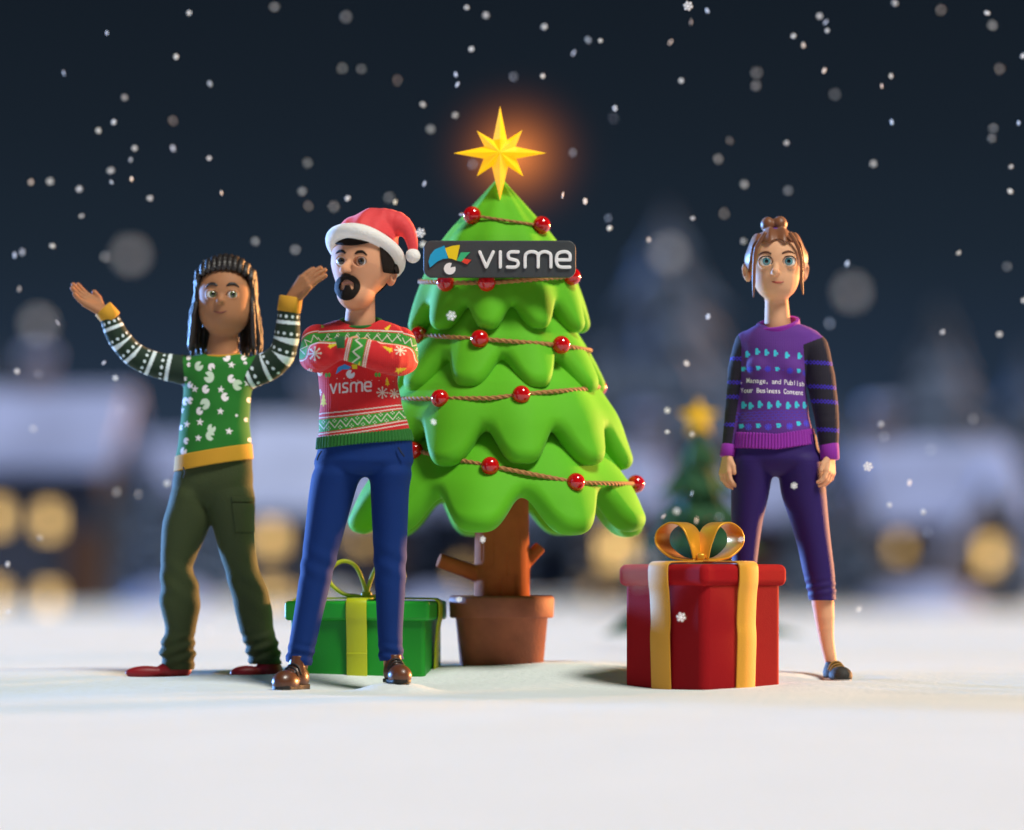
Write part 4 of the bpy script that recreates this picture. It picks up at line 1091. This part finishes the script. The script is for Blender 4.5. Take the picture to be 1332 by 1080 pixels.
ca.fill((np.abs(q-5*tri) < 1.4) & mm & (ca.X > 445) & (ca.X < 490), WHT)
ca.flake(412.4, 463.5, 8, WHT, 1.7); ca.tree(436, 453.5, 13, YEL, 1.3); ca.tree(506.5, 458, 14, YEL, -1.1); ca.flake(522.4, 459, 6.5, WHT, 1.4); ca.tree(523, 484, 15, YEL, 1.25)
ca.flake(404, 486, 4, WHT); ca.tree(470, 478, 8, YEL, .4)
ca.fill((ca.X < 452) & (ca.X > 440+(ca.Y-450)*.25) & (ca.Y > 437) & (ca.Y < 458), '125a26')
toM = loft([417, 422, 429, 441, 460, 490, 520, 550, 575, 592], [436, 420, 410, 405, 407, 413, 416, 415, 413, 411.5], [499, 515, 527, 532, 529, 518, 521, 530, 537, 539], [19, 26, 32, 37, 41, 42, 43, 45, 47, 48], 4)
aLM, aRM = chain(*armLc), chain(*armRc)
def folds(g, amp=1.0, c=(470, 510)):
    return lambda x, y, z: g(x, y, z)+amp*(np.sin((x*.06+z*.13))*np.sin(x*.045-z*.05))*.8
swM = folds(smin(1.5, smin(12, toM, smax(4, aLM, lambda x, y, z: y+14), smax(4, aRM, lambda x, y, z: y+14)), aLM, aRM), .9)
hemM = lambda x, y, z: -(z+572+np.clip(4-(x-413)*.09, -10, 8)+3.6)
nk = cap((468, 4, -395), (468, 1, -427), 28, 27)
swM2 = sub(1.5, smax(1, swM, hemM), nk)
def colM(V):
    x, y, z = V.T; d = np.minimum(aLM(x, y, z), aRM(x, y, z)); t = toM(x, y, z)
    a = ca.sample(x, -z); b = ct.sample(x, -z); m = (d < t-1.0) & (-z < 500) | ((y < -44) & (-z > 432) & (-z < 497) & (d < 2))
    return np.where(m[:, None], a, b)
m_knit = M('knit_wool', rough=.85, attr=True, sheen=.10, knit=.35)
sw = sdf_obj('sweater', FM, swM2, (385, -88, 415), (550, 58, 598), m_knit, man, h=.72, colf=colM)
hemf = ribbed(sub(1, smax(1, infl(toM, 1.6), lambda x, y, z: (z+562+np.clip(4-(x-413)*.09, -10, 8)+4), lambda x, y, z: -(z+576+np.clip(4-(x-413)*.09, -10, 8)+4)), infl(toM, -4)), 475, 4, 70, .7, lambda z: 1)
m_rib = M('rib_green', lin('126318'), rough=.85, sheen=.1, knit=.3)
sdf_obj('hem', FM, hemf, (405, -52, 558), (546, 60, 596), m_rib, sw, h=1.0)
ring('collar', FM, (468, 3, -421), (27.5, 0, .5), (0, -28, -8.5), rrect(4.0, 3.0, 2.0, 3), m_rib, sw)
# trousers
m_navy = M('trousers_navy', lin('0a2c6a'), rough=.8, spec=.2, sheen=.03, sheen_tint=(.4, .55, 1), bump=(160, .1), vary=.06, vscale=6)
tM = smin(16, trM, loft(*legL, 4), loft(*legR, 4))
def tM2(x, y, z):
    c = np.exp(-((-z-852)/14)**2)*.9*np.sin(z*.45+x*.1)+np.exp(-((-z-735)/22)**2)*.8*np.sin(z*.22+x*.12)
    return tM(x, y, z)+c
tr_ = sdf_obj('trousers', FM, smax(1.2, tM2, lambda x, y, z: -(z+864+np.where(x < 450, (x-386)*.25, -(x-508)*.08-5))), (360, -50, 566), (544, 60, 874), m_navy, man, h=1.1)
for pts in ([(420, -33, -588), (416, -31, -594), (414, -30, -600)], [(519, -33, -583), (523, -32, -590), (527, -30, -595)]):
    arc_tube('pocket', FM, pts, [1, 1.2, 1], M('seam_navy', lin('0c1d3c'), rough=.8), tr_)
m_leather = M('leather_brown', lin('5e3520'), rough=.36, coat=.15, bump=(90, .08), vary=.15)
m_soleM = M('sole_black', lin('1b1512'), rough=.6)
shoe(man, FM, (396, 10), (364, -52), 897, 33, 24, 44, m_leather, m_soleM, 7, tie=m_soleM)
shoe(man, FM, (507, 10), (527, -50), 887.5, 31, 22, 36, m_leather, m_soleM, 5, tie=m_soleM)

# ------------------------------------------------------------------ person in the green sweater
FL = Frame(.42)
lz = FL.w([(275, 0, -880)])[0]
lad = thing('person', 'person with long dark dreadlocks and both arms raised, in green sweater with yellow hem', 'person', tuple(lz), 'people around the big tree')
m_skinL = skin_mat('skin_brown', 'a87552')
eyesL = [((277.8, -27, -385.5), 7.4), ((304, -27, -386), 7.4)]
hdL = smin(10, ell((292.5, 2, -383), (35.5, 37, 40)), ell((292.5, -2, -405), (33.5, 34, 33)))
hdL = smin(5, hdL, cap((291, -32, -386), (289.3, -38, -394), 2.6, 4.8), cap((286, -35, -395.5), (292.5, -35, -395.5), 2.6))
hdL = lids(hdL, eyesL, (0, -1, 0), .62, 1.04)
lad_aL = ([(246, 2, -483), (205, 0, -475), (176, -4, -463), (160, -8, -446), (150, -12, -430), (143, -14, -412)], [20, 16.5, 16, 15, 14, 11.5])
lad_aR = ([(322, 2, -486), (350, -2, -476), (366, -6, -462), (372.5, -10, -444), (375, -12, -425), (377, -14, -404)], [20, 19, 17.5, 16.5, 15.5, 14])
hL = hand((137, -16, -407), (-42, -6, 29), (.35, -.55, .75), (.45, -.1, .6), 56, curl=(4, 8, 6), fan=.06)
hR = hand((381, -16, -390), (33, -4, 40), (-.62, -.72, .3), (.7, -.5, -.5), 60, curl=(-10, -8, -4), fan=.08)
bodyL = smin(3, smin(7, hdL, cap((292, 4, -425), (287, 4, -470), 17.5, 21)), loft([462, 480, 540, 600, 640], [262, 245, 242, 238, 240], [310, 328, 318, 320, 318], [18, 24, 28, 30, 26], 2),
             chain(*core(lad_aL, 5)), chain(*core(lad_aR, 5)), hL, hR,
             chain([(246, 2, -665), (232, -4, -750), (232, 2, -870)], [16, 13, 9]), chain([(304, 2, -665), (320, -4, -750), (348, 2, -868)], [16, 13, 9]))
sdf_obj('body', FL, bodyL, (84, -62, 335), (424, 50, 878), m_skinL, lad, h=1.25)
for c, r in eyesL: eye(lad, FL, c, r, (.28, -1, .03), '4d5a2a', fi=.62, fp=.36)
m_hairL = M('dreadlocks_dark', lin('201a19'), rough=.45, bump=(120, .3), spec=.6)
arc_on(hdL, 'eyebrow', FL, [(270.5, 375.5), (275, 372.2), (281, 372), (285.5, 374.5)], [.8, 1.8, 2.0, 1.0], m_hairL, lad)
arc_on(hdL, 'eyebrow', FL, [(297.5, 374.5), (302, 372), (308, 372.3), (313, 376)], [1.0, 2.0, 1.8, .8], m_hairL, lad)
arc_on(hdL, 'mouth', FL, [(280.5, 407.5), (285, 409), (291, 409.3), (297.5, 407.3)], [.5, 1.2, 1.2, .5], M('lips_dark', lin('7a3f33'), rough=.5), lad)
# dreadlocks: cornrow cap and hanging strands in one mesh
MBh = MB()
def headr(phi):  # outline radius around head
    return 37.5*math.cos(phi)**2+38.5*math.sin(phi)**2
for k in range(11):   # rows running back over the crown
    xo = -1+2*k/10; P = []
    x0 = 293+xo*31
    zf = 354+abs(xo)**3*13
    for j in range(13):
        t = j/12; ang = math.radians(-58+t*150)
        rr = math.sqrt(max(1-(xo*.80)**2, .05))
        yy = 2+math.sin(ang)*(40 if ang > 0 else 40-5*math.sin(-ang))*rr; zz = 383-math.cos(ang)*48.5*rr
        P.append((293+xo*33.5+ xo*3*t, yy, -min(zz, 410)))
    P[0] = (P[0][0], P[0][1]+1, -zf)
    cr = circ(9, 1); n_ = len(P); 
    Q = catmull(P, 4); sc = [4.7*(1+.12*math.sin(i*2.1)) for i in range(len(Q))]; sc[0] = .6; sc[1] = 2.4; sc[2] = 3.8
    V, F = sweep(Q, cr, scale=sc); MBh.add(V, F)
rr_ = random.Random(4)
for k in range(24):   # hanging strands from the temples round the back
    phi = math.radians(-24+k*(228/23)); cx_, cy_ = 293+37.5*math.cos(phi), 3+38*math.sin(phi)
    if k in (0, 23): cy_ += 6
    top = (293+15*math.cos(phi), 3+15*math.sin(phi), -339); en = 458+rr_.uniform(-7, 7)
    if 60 < math.degrees(phi) < 120: en += 2
    fl = 1.0+.09*rr_.uniform(-.3, 1)
    P = [top, (293+31*math.cos(phi), 3+30*math.sin(phi), -350), (293+37*math.cos(phi), 3+37*math.sin(phi), -365), (cx_, cy_, -382), (293+40*fl*math.cos(phi), 3+38*fl*math.sin(phi), -410), (293+42*fl*math.cos(phi)+rr_.uniform(-2, 2), 3+37*fl*math.sin(phi), -436), (293+44*fl*math.cos(phi)+rr_.uniform(-2, 2), 4+34*fl*math.sin(phi), -en)]
    Q = catmull(P, 6); sc = [3.7*(1+.1*math.sin(i*1.9+k))*(1 if i < len(Q)-3 else (.85, .6, .25)[i-len(Q)+3]) for i in range(len(Q))]
    V, F = sweep(Q, circ(9, 1), scale=sc); MBh.add(V, F)
V, F = sphere((293, 7, -376), (36.5, 35, 38), 18, 28); V = [v for v in V]
MBh.add(V, F)
mesh_obj('hair', FL.w(MBh.V), MBh.F, m_hairL, lad)
# sweater
cl = Canvas(215, 450, 345, 625, '15701a')
def zl(x, y): return x/3.4853+80, y/3.4839+310
WL = 'f0e8ea'
for x, y, r, a in ((630, 585, 21, -40), (688, 590, 17, 60), (678, 635, 25, 200), (778, 643, 18, -30), (805, 670, 23, 10), (590, 668, 15, -50), (663, 690, 18, -30), (590, 740, 15, 20), (565, 742, 17, 30),
                   (750, 725, 18, -30), (660, 757, 24, 150), (635, 788, 17, -40), (690, 868, 20, -60), (684, 900, 21, 20), (573, 922, 14, 20), (560, 968, 17, -60), (583, 577, 10, 0), (830, 545, 13, -40),
                   (580, 543, 12, -30), (852, 735, 11, 0), (840, 825, 9, 0), (545, 860, 12, 0), (567, 640, 9, 0), (755, 546, 18, 200), (855, 915, 9, 0), (838, 570, 8, 100)):
    px, py = zl(x, y); cl.pac(px, py, r/3.485*1.05, WL if r < 19 else 'c9dcc4', a, .88)
for x, y in ((778, 580), (612, 688), (732, 692), (730, 790), (637, 838), (575, 847), (630, 910), (768, 880), (545, 780), (848, 660)):
    px, py = zl(x, y); cl.star(px, py, 5.2, WL, .1)
cl.disc(*zl(800, 808), 1.8, WL)
toL = loft([459, 464, 470, 480, 510, 540, 570, 592, 612], [266, 250, 240, 237, 238, 236, 232, 229, 227.5], [308, 322, 331, 334, 327, 325, 326, 327.5, 329], [14, 22, 28, 32, 35, 36, 38, 39, 40], 2)
aLL, aRL = chain(*lad_aL), chain(*lad_aR)
hemL = lambda x, y, z: -(z+614-(x-227)*.165)
swL = sub(1.2, smax(1, folds(smin(6, toL, aLL, aRL), .8), lambda x, y, z: -(z+600-(x-227)*.165)+ np.where(np.abs(x-278) > 62, -500, 0)*0), cap((287, 2, -440), (287, 1, -468), 24, 22.5))
swL = sub(.6, swL, half((-1, 0, .0), (0, 0, 0))) if False else swL
cutL = half((-38, -6, 29), (139, -14, -409.5)); cutR = half((8, -2, 40), (377.5, -14, -399))
swL = smax(.8, swL, lambda x, y, z: np.where(x < 200, cutL(x, y, z), -9), lambda x, y, z: np.where(x > 345, cutR(x, y, z), -9))
def colL(V):
    x, y, z = V.T; py = -z
    C = cl.sample(x, py); dark = lin('0e2a18'); wh = lin('d8e6ea')
    mL = (x < 240+np.clip((py-480)*.08, -3, 3)) & (py < 504+(240-x)*.6) & ((py < 503) | (x < 234)); mR = x > np.interp(py, [455, 466, 494, 508, 520], [336, 332, 318.5, 329, 345])
    for m, ch, ss in ((mL, lad_aL, 1), (mR, lad_aR, -1)):
        P = np.array(ch[0]); L = np.linalg.norm(np.diff(P, axis=0), axis=1).sum()
        S, ph, _ = axis_param(V, P); D = np.zeros((len(V), 3))+dark
        T = L-S   # distance from the wrist
        for k, (b0, b1) in enumerate(((14, 18.5), (36, 41), (57, 62), (82, 87), (106, 111))):
            D[(T > b0) & (T < b1)] = wh
            dd = np.abs(T-(b0-5.5)); a = (ph*11/(2*PI)) % 1; D[(np.hypot(dd, (a-.5)*8) < 2.0)] = wh
        C[m] = D[m]
    return C
m_knitL = M('knit_cotton', rough=.85, attr=True, sheen=.1, knit=.2)
sl = sdf_obj('sweater', FL, swL, (122, -50, 392), (400, 48, 606), m_knitL, lad, h=.85, colf=colL)
m_yel = M('rib_yellow', lin('c9921a'), rough=.8, sheen=.1, knit=.25)
sdf_obj('hem', FL, sub(1, smax(1.2, infl(toL, 1.6), hemL, lambda x, y, z: z+594-(x-227)*.165), infl(toL, -4)), (220, -44, 570), (336, 50, 618), m_yel, sl, h=1.0)
ring('collar', FL, (286.5, 2, -462), (24, 0, .6), (0, -22, -3.6), rrect(2.6, 1.8, 1.4, 3), m_yel, sl)
def cuff(fr, a, b, r, mat, parent, wall=3):
    a = np.array(a, float); b = np.array(b, float); P = [a, a+(b-a)*.06, (a+b)/2, b-(b-a)*.06, b]
    V, F = sweep(P, circ(32, r), scale=[.9, 1, 1.01, 1, .9]); return mesh_obj('cuff', fr.w(V), F, mat, parent)
cuff(FL, (148, -13, -417), (135, -16, -402.5), 13.2, m_yel, sl)
cuff(FL, (376.3, -14, -407.5), (379.5, -15, -387), 15.3, m_yel, sl)
# trousers
m_olive = M('trousers_olive', lin('3a4426'), rough=.75, spec=.25, sheen=.05, sheen_tint=(.8, .85, .5), bump=(90, .18), vary=.08, vscale=5)
trL = loft([588, 605, 630, 650, 664], [231, 229.5, 224, 228, 248], [328, 328, 329, 322, 296], [34, 35, 36, 29, 14], 2)
lL = loft([622, 640, 660, 684, 728, 745, 762, 787, 817, 832, 850, 874], [236, 223, 217, 211, 209, 208.5, 209, 208, 215, 211, 208, 216], [266, 272, 274, 273, 254, 252, 258, 260.5, 255, 253, 254, 252], [16, 29, 30, 28, 24, 23, 23, 23, 20, 20, 20, 18], 0)
lR = loft([622, 640, 660, 684, 728, 758, 787, 817, 838, 862, 872], [276, 264, 268, 276, 288, 297, 304, 311, 318, 324, 330], [320, 330, 331, 331, 334, 344, 353, 356, 362, 366, 364], [16, 29, 30, 28, 25, 24, 23, 21, 21, 20, 18], 0)
tL = smin(8, trL, lL, lR)
def tL2(x, y, z):
    py = -z
    k = 1.6*np.exp(-((py-848)/20)**2)*np.sin(py*.42+x*.12+y*.05)+.9*np.exp(-((py-760)/30)**2)*np.sin(py*.2-x*.16+1)+.6*np.exp(-((py-650)/26)**2)*np.sin(x*.14+py*.08)
    return tL(x, y, z)+k
tro = sdf_obj('trousers', FL, smax(1.5, tL2, lambda x, y, z: -(z+np.where(x < 290, 871, 864))), (200, -46, 584), (374, 48, 878), m_olive, lad, h=1.1)
pk = smax(1.2, infl(tL2, 1.5), lambda x, y, z: np.maximum(np.abs(x-(319+(-z-670)*.06))-(13.5-(-z-670)*.05), np.abs(-z-670)-23), lambda x, y, z: y+4)
pk = sub(.5, pk, lambda x, y, z: np.abs(-z-654.5)-.8)
sdf_obj('pocket', FL, pk, (300, -46, 643), (342, 4, 696), m_olive, tro, h=.8)
arc_tube('drawstring', FL, [(241, -33, -609), (244, -36, -616), (242, -38, -623)], [1.1, 1.2, .9], M('cord_dark', lin('1b2014'), rough=.8), tro)
m_redsh = M('shoe_red', lin('9c1620'), rough=.45, bump=(120, .1))
m_solr = M('sole_dark_red', lin('4a1010'), rough=.6)
shoe(lad, FL, (248, 2), (169, -14), 881.5, 25, 15.5, 24, m_redsh, m_solr, 2.2, point=.9)
shoe(lad, FL, (367, 0), (305, -26), 882, 25, 16.5, 26, m_redsh, m_solr, 2.2, point=.85)

# ------------------------------------------------------------------ woman in the purple sweater
FW = Frame(.26)
wz = FW.w([(1020, 0, -886)])[0]
wom = thing('person', 'woman with brown hair in a top bun, standing in a purple sweater and indigo leggings', 'person', tuple(wz), 'people around the big tree')
m_skinW = skin_mat('skin_fair', 'e3ab84')
eyesW = [((994.3, -25.5, -343), 9.0), ((1024.3, -25.5, -343), 9.0)]
hdW = smin(8, ell((1010, 4, -338), (35.5, 38, 37)), cap((1010, 0, -340), (1009.5, -4, -362), 33, 29.5), ell((1009.5, -11, -375), (21, 18, 14)))
hdW = smin(4, hdW, cap((1007.5, -32, -346), (1005.8, -39, -356.5), 2.6, 5), cap((1003, -35, -358.5), (1009, -35, -358.5), 2.8))
for sx_ in (-1, 1): hdW = smin(2, hdW, sub(1.5, ell((1009+sx_*37.5, 6, -354), (5.2, 8, 12.5), rotm(0, sx_*12, sx_*22)), ell((1009+sx_*41, -2, -354), (3.5, 5, 8))))
hdW = lids(hdW, eyesW, (0, -1, 0), .68, 1.03, 2)
wa_L = ([(973, 8, -447), (962, 8, -480), (957.5, 6, -520), (952.5, 2, -555), (948, -2, -584)], [17, 14, 12.5, 11, 9])
wa_R = ([(1059, -2, -453), (1066.5, -4, -490), (1073, -8, -530), (1076, -12, -560), (1077.5, -14, -590)], [18.5, 18.5, 16.5, 14.5, 11])
hWL = hand((946.5, -4, -592), (-6, -4, -44), (.7, .35, -.2), (.5, -.85, 0), 51, curl=(14, 26, 20), fan=.1, thumb=.8)
hWR = hand((1078, -16, -592), (-1, -8, -46), (-.75, .45, -.1), (-.55, -.8, 0), 50, curl=(14, 28, 24), fan=.12, thumb=.9)
lgR = ([586, 600, 640, 675, 708, 741, 769, 786], [1024, 1014, 1016, 1027, 1037, 1044, 1050.5, 1053], [1058, 1071, 1075, 1078, 1081.5, 1085.5, 1087.5, 1087.5], [18, 34, 30, 26, 23, 20.5, 19, 18], 4)
bodyW = smin(2.5, smin(7, hdW, cap((1010, 4, -380), (1012, 4, -428), 14.3, 17.5)), loft([425, 445, 500, 560, 590, 600], [995, 978, 978, 968, 972, 985], [1030, 1050, 1040, 1046, 1044, 1030], [15, 24, 27, 28, 26, 15], 4),
             chain(*core(wa_L, 4)), chain(*core(wa_R, 4)), hWL, hWR, chain([(980, 4, -628), (970, 6, -750), (968, 8, -872)], [17, 12, 7]),
             chain([(1045, 4, -628), (1062, 4, -720), (1071, 6, -785), (1075.5, 8, -830), (1081.5, 8, -862), (1083, 8, -874)], [17, 14, 14.3, 9.8, 7.8, 7.6]))
sdf_obj('body', FW, bodyW, (925, -62, 296), (1098, 52, 884), m_skinW, wom, h=1.1)
for c, r in eyesW: eye(wom, FW, c, r, (.06 if c[0] < 1000 else -.09, -1, 0), '4a8088', fi=.60, fp=.27)
m_hairW = M('hair_brown', lin('7d4a2a'), rough=.45, bump=(30, .25), sheen=.2)
arc_on(hdW, 'eyebrow', FW, [(985, 334), (990, 331.3), (996, 331), (1001, 333.5)], [.5, 1.2, 1.4, 1.0], M('eyebrow_brown', lin('5a3018'), rough=.6), wom)
arc_on(hdW, 'eyebrow', FW, [(1015, 333), (1019, 331), (1025, 330), (1032, 332.5)], [1.0, 1.4, 1.2, .5], bpy.data.materials['eyebrow_brown'], wom)
for (c, r) in eyesW:   # upper lash line
    P = [(c[0]+r*1.02*math.cos(a), c[1]-r*(.42+.62*math.sin(a)), c[2]+r*.68*math.sin(a)+.5) for a in np.radians([172, 150, 120, 90, 60, 30, 8])]
    arc_tube('eyelash', FW, P, [.35, .7, .8, .8, .8, .7, .35], m_blk, wom, k=6)
arc_on(hdW, 'mouth', FW, [(1001.5, 369), (1005, 370), (1009.5, 370.4), (1014, 370), (1017.5, 369)], [.5, 1.25, 1.45, 1.25, .5], M('lips_red', lin('a84a38'), rough=.4), wom)
hsW = infl(smin(8, ell((1010, 5, -336), (37.5, 40, 37)), cap((1010, 6, -340), (1010, 8, -356), 36, 28)), 3.2)
wv_ = lambda x, y, z: hsW(x, y, z)+1.5*np.cos((x-1009)*.34)*np.clip((z+335)/20+.4, 0, 1)
hl = lambda x, y, z: (-z)-(316.0-2.0*np.cos((x-1009)*.25)+np.clip(np.abs(x-1009)-31, 0, 30)*4.5+np.clip(y+22, 0, 34)*1.0)
backW = smax(3, lambda x, y, z: -(y-2)-0*x, lambda x, y, z: (-z)-357+np.clip(18-y, 0, 30)*.5)
sdW = smax(2, lambda x, y, z: 33-np.abs(x-1009.5), lambda x, y, z: (-z)-345, lambda x, y, z: -(y+14))
bun = smin(4, ell((1000, 14, -291.5), (9.5, 11, 10.5), rotm(0, -12, 0)), ell((1015, 14, -291), (10, 12, 11), rotm(0, 10, 0)))
hairW = smin(3, smax(1.5, wv_, smin(4, hl, backW, sdW)), bun)
for sx_, x0, pts in ((-1, 0, [(993, -31, -307), (982, -27, -325), (979.5, -26, -345), (979, -25, -368), (978.5, -22, -388)]), (1, 0, [(1026, -31, -307), (1037, -27, -326), (1040.5, -26, -345), (1040.5, -25, -366), (1043, -22, -385)])):
    hairW = smin(2, hairW, chain(pts, [2.6, 2.6, 2.2, 2.4, .8], 2))
sdf_obj('hair', FW, hairW, (962, -50, 278), (1057, 54, 392), m_hairW, wom, h=.95)
ring('hair_band', FW, (1008, 13, -298.5), (9.5, 0, 0), (0, 10, 0), rrect(2.2, 1.8, 1.2), M('band_purple', lin('6a2bb0'), rough=.6), wom)
# sweater
cw = Canvas(935, 410, 1100, 600, '5b2a86')
CY, IN = '3cc6e0', '3a33c8'
cw.A = lin('5a2784')*(np.clip((cw.X-960)/95, 0, 1)[..., None]*.45+.75)  # purple brightened towards the right: side light painted into the base colour
def mitt(x, y, h_, lean=0):
    cw.disc(x, y-h_*.16, h_*.24, CY, h_*.36); cw.poly([(x-h_*.24, y-h_*.1), (x+h_*.24, y-h_*.1), (x+h_*.2, y+h_*.48), (x-h_*.22, y+h_*.48)], CY); cw.disc(x+h_*.34, y+h_*.06, h_*.14, CY, h_*.2)
def mug(x, y, r): cw.poly([(x-r, y-r), (x+r, y-r), (x+r*.7, y+r), (x-r*.7, y+r)], CY); cw.disc(x+r, y, r*.4, CY)
for x, y in ((970.6, 462), (983, 459), (994.6, 460.5), (1006, 461.5), (1021, 464), (1037.6, 464.5)): mitt(x, y, 8.6)
for x, y in ((966, 527.5), (974.5, 529), (986, 527.5), (998, 529), (1009.6, 527.5), (1022.5, 529), (1034, 528), (1045, 528)): mitt(x, y, 9.2)
for x, y in ((984, 481), (1008.5, 482), (1036.6, 484.5), (966, 481)): mug(x, y, 2.6)
for x, y in ((963, 555.5), (984, 555.5), (1010, 555.5), (1036.5, 552.5)): mug(x, y, 2.8)
for x, y in ((974, 482), (996.5, 482), (1025, 484.5), (1046, 486)): cw.flake(x, y, 3.2, IN, 1.1)
for x, y in ((972, 556.5), (997, 557), (1024.6, 556), (1048, 551.5)): cw.flake(x, y, 3.6, '4b45d8', 1.2)
for x in np.arange(968, 1050, 6): cw.disc(x, 483+.03*(x-1000), .6, IN); cw.disc(x, 555.5-.02*(x-1000), .6, IN)
for y0 in (537, 540.5, 544, 547.5): cw.fill((np.abs(cw.Y-y0-.7*np.sin(cw.X*.9+y0)+.03*(cw.X-1000)) < .55) & (cw.X < 1054), '4334b0')
cw.text(', Manage, and Publish', 962, 1045.5, 498.5, 503.5, 6.2, 'f3eef0')
cw.text('Your Business Content', 963, 1044, 511.5, 515, 6.2, 'f3eef0')
cs = Canvas(930, 410, 1100, 600, '150f22')
for y0 in (473, 504, 523, 559.5):
    for o_ in (-2.4, 2.4): zig(cs, y0+.06*(cs.X-1060), 2.3, 9, 1.3, '3a1fb4', 0 if o_ > 0 else 4.5)
    
toW = loft([420, 426, 434, 446, 465, 500, 530, 560, 590], [990, 978, 968, 963, 963, 965, 962, 957, 953], [1036, 1053, 1066, 1066, 1058, 1049, 1051, 1057, 1062], [17, 23, 28, 31, 34, 35, 36, 38, 40], 3)
toW = smin(10, toW, ell((987, -18, -478), (15, 14, 14)), ell((1025, -20, -480), (16, 14, 14)))
aLW, aRW = chain(*wa_L), chain(*wa_R)
toWc = smax(1, toW, lambda x, y, z: hemW(x, y, z)+12)
swWf = folds(smin(9, smin(7, toWc, smax(2, aRW, lambda x, y, z: -(z+540))), smax(2, aLW, lambda x, y, z: -(z+540))), .9)
swWf = smin(1.5, swWf, aLW, aRW)
hemW = lambda x, y, z: -(z+581+np.clip(5-np.abs(x-1008)*.11, -2, 5)-(x-1008)*.05)
swW = sub(1.2, smax(1, swWf, lambda x, y, z: -(z+588)), cap((1012, 3, -405), (1012, 1, -431), 24, 23))
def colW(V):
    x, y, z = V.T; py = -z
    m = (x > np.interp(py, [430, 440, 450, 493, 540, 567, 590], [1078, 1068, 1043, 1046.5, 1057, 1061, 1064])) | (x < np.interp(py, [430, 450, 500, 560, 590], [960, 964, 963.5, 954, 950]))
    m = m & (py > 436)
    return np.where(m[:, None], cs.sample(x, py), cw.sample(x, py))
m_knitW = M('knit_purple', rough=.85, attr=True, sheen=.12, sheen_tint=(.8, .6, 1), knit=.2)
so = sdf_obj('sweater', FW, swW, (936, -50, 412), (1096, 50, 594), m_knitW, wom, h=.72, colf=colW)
m_mag = M('rib_magenta', lin('8a1a9c'), rough=.8, sheen=.12, knit=.25)
sdf_obj('hem', FW, ribbed(sub(1, smax(1.2, infl(toW, 1.7), hemW, lambda x, y, z: -hemW(x, y, z)-20), infl(toW, -4)), 1008, 3, 64, .6, lambda z: 1), (946, -44, 556), (1068, 50, 592), m_mag, so, h=.95)
ring('collar', FW, (1012, 2, -423), (26, 0, 4.5), (0, -23.5, -8), rrect(4.6, 2.6, 1.7, 3), m_mag, so)
cuff(FW, (948.6, -1, -579), (946.2, -4, -595), 10.6, m_mag, so)
cuff(FW, (1077.2, -13, -577), (1078.2, -15, -599), 12.6, m_mag, so)
m_leg = M('leggings_indigo', lin('2a165c'), rough=.65, spec=.25, sheen=.08, sheen_tint=(.55, .35, 1), bump=(150, .08))
tW = smin(9, loft([565, 585, 600, 612, 620], [955, 953, 952, 966, 990], [1062, 1066, 1070, 1056, 1032], [36, 38, 38, 28, 12], 4),
          loft([586, 600, 640, 675, 708, 741, 780], [964, 952, 951.5, 951.5, 951.5, 953, 957], [996, 1006, 1001, 993, 988, 984, 980], [18, 34, 29, 25, 22, 19, 16], 4), loft(*lgR))
def tW2(x, y, z):
    py = -z
    return tW(x, y, z)+.7*np.exp(-((py-766)/12)**2)*np.sin(py*.6+x*.1)
sdf_obj('leggings', FW, smax(1, tW2, lambda x, y, z: -(z+781+(x-1070)*.0)), (945, -44, 562), (1096, 48, 786), m_leg, wom, h=1.1)
m_sneak = M('sneaker_dark', lin('2a2926'), rough=.7, bump=(150, .2)); m_solw = M('sole_pale', lin('c9c3bd'), rough=.6); m_lacey = M('lace_gold', lin('8f6a20'), rough=.6)
shoe(wom, FW, (1079, 14), (1097, -38), 887, 30, 19, 26, m_sneak, m_solw, 5.5, tie=m_lacey)
shoe(wom, FW, (968, 14), (948, -34), 887, 30, 19, 26, m_sneak, m_solw, 4.5, tie=m_sneak)
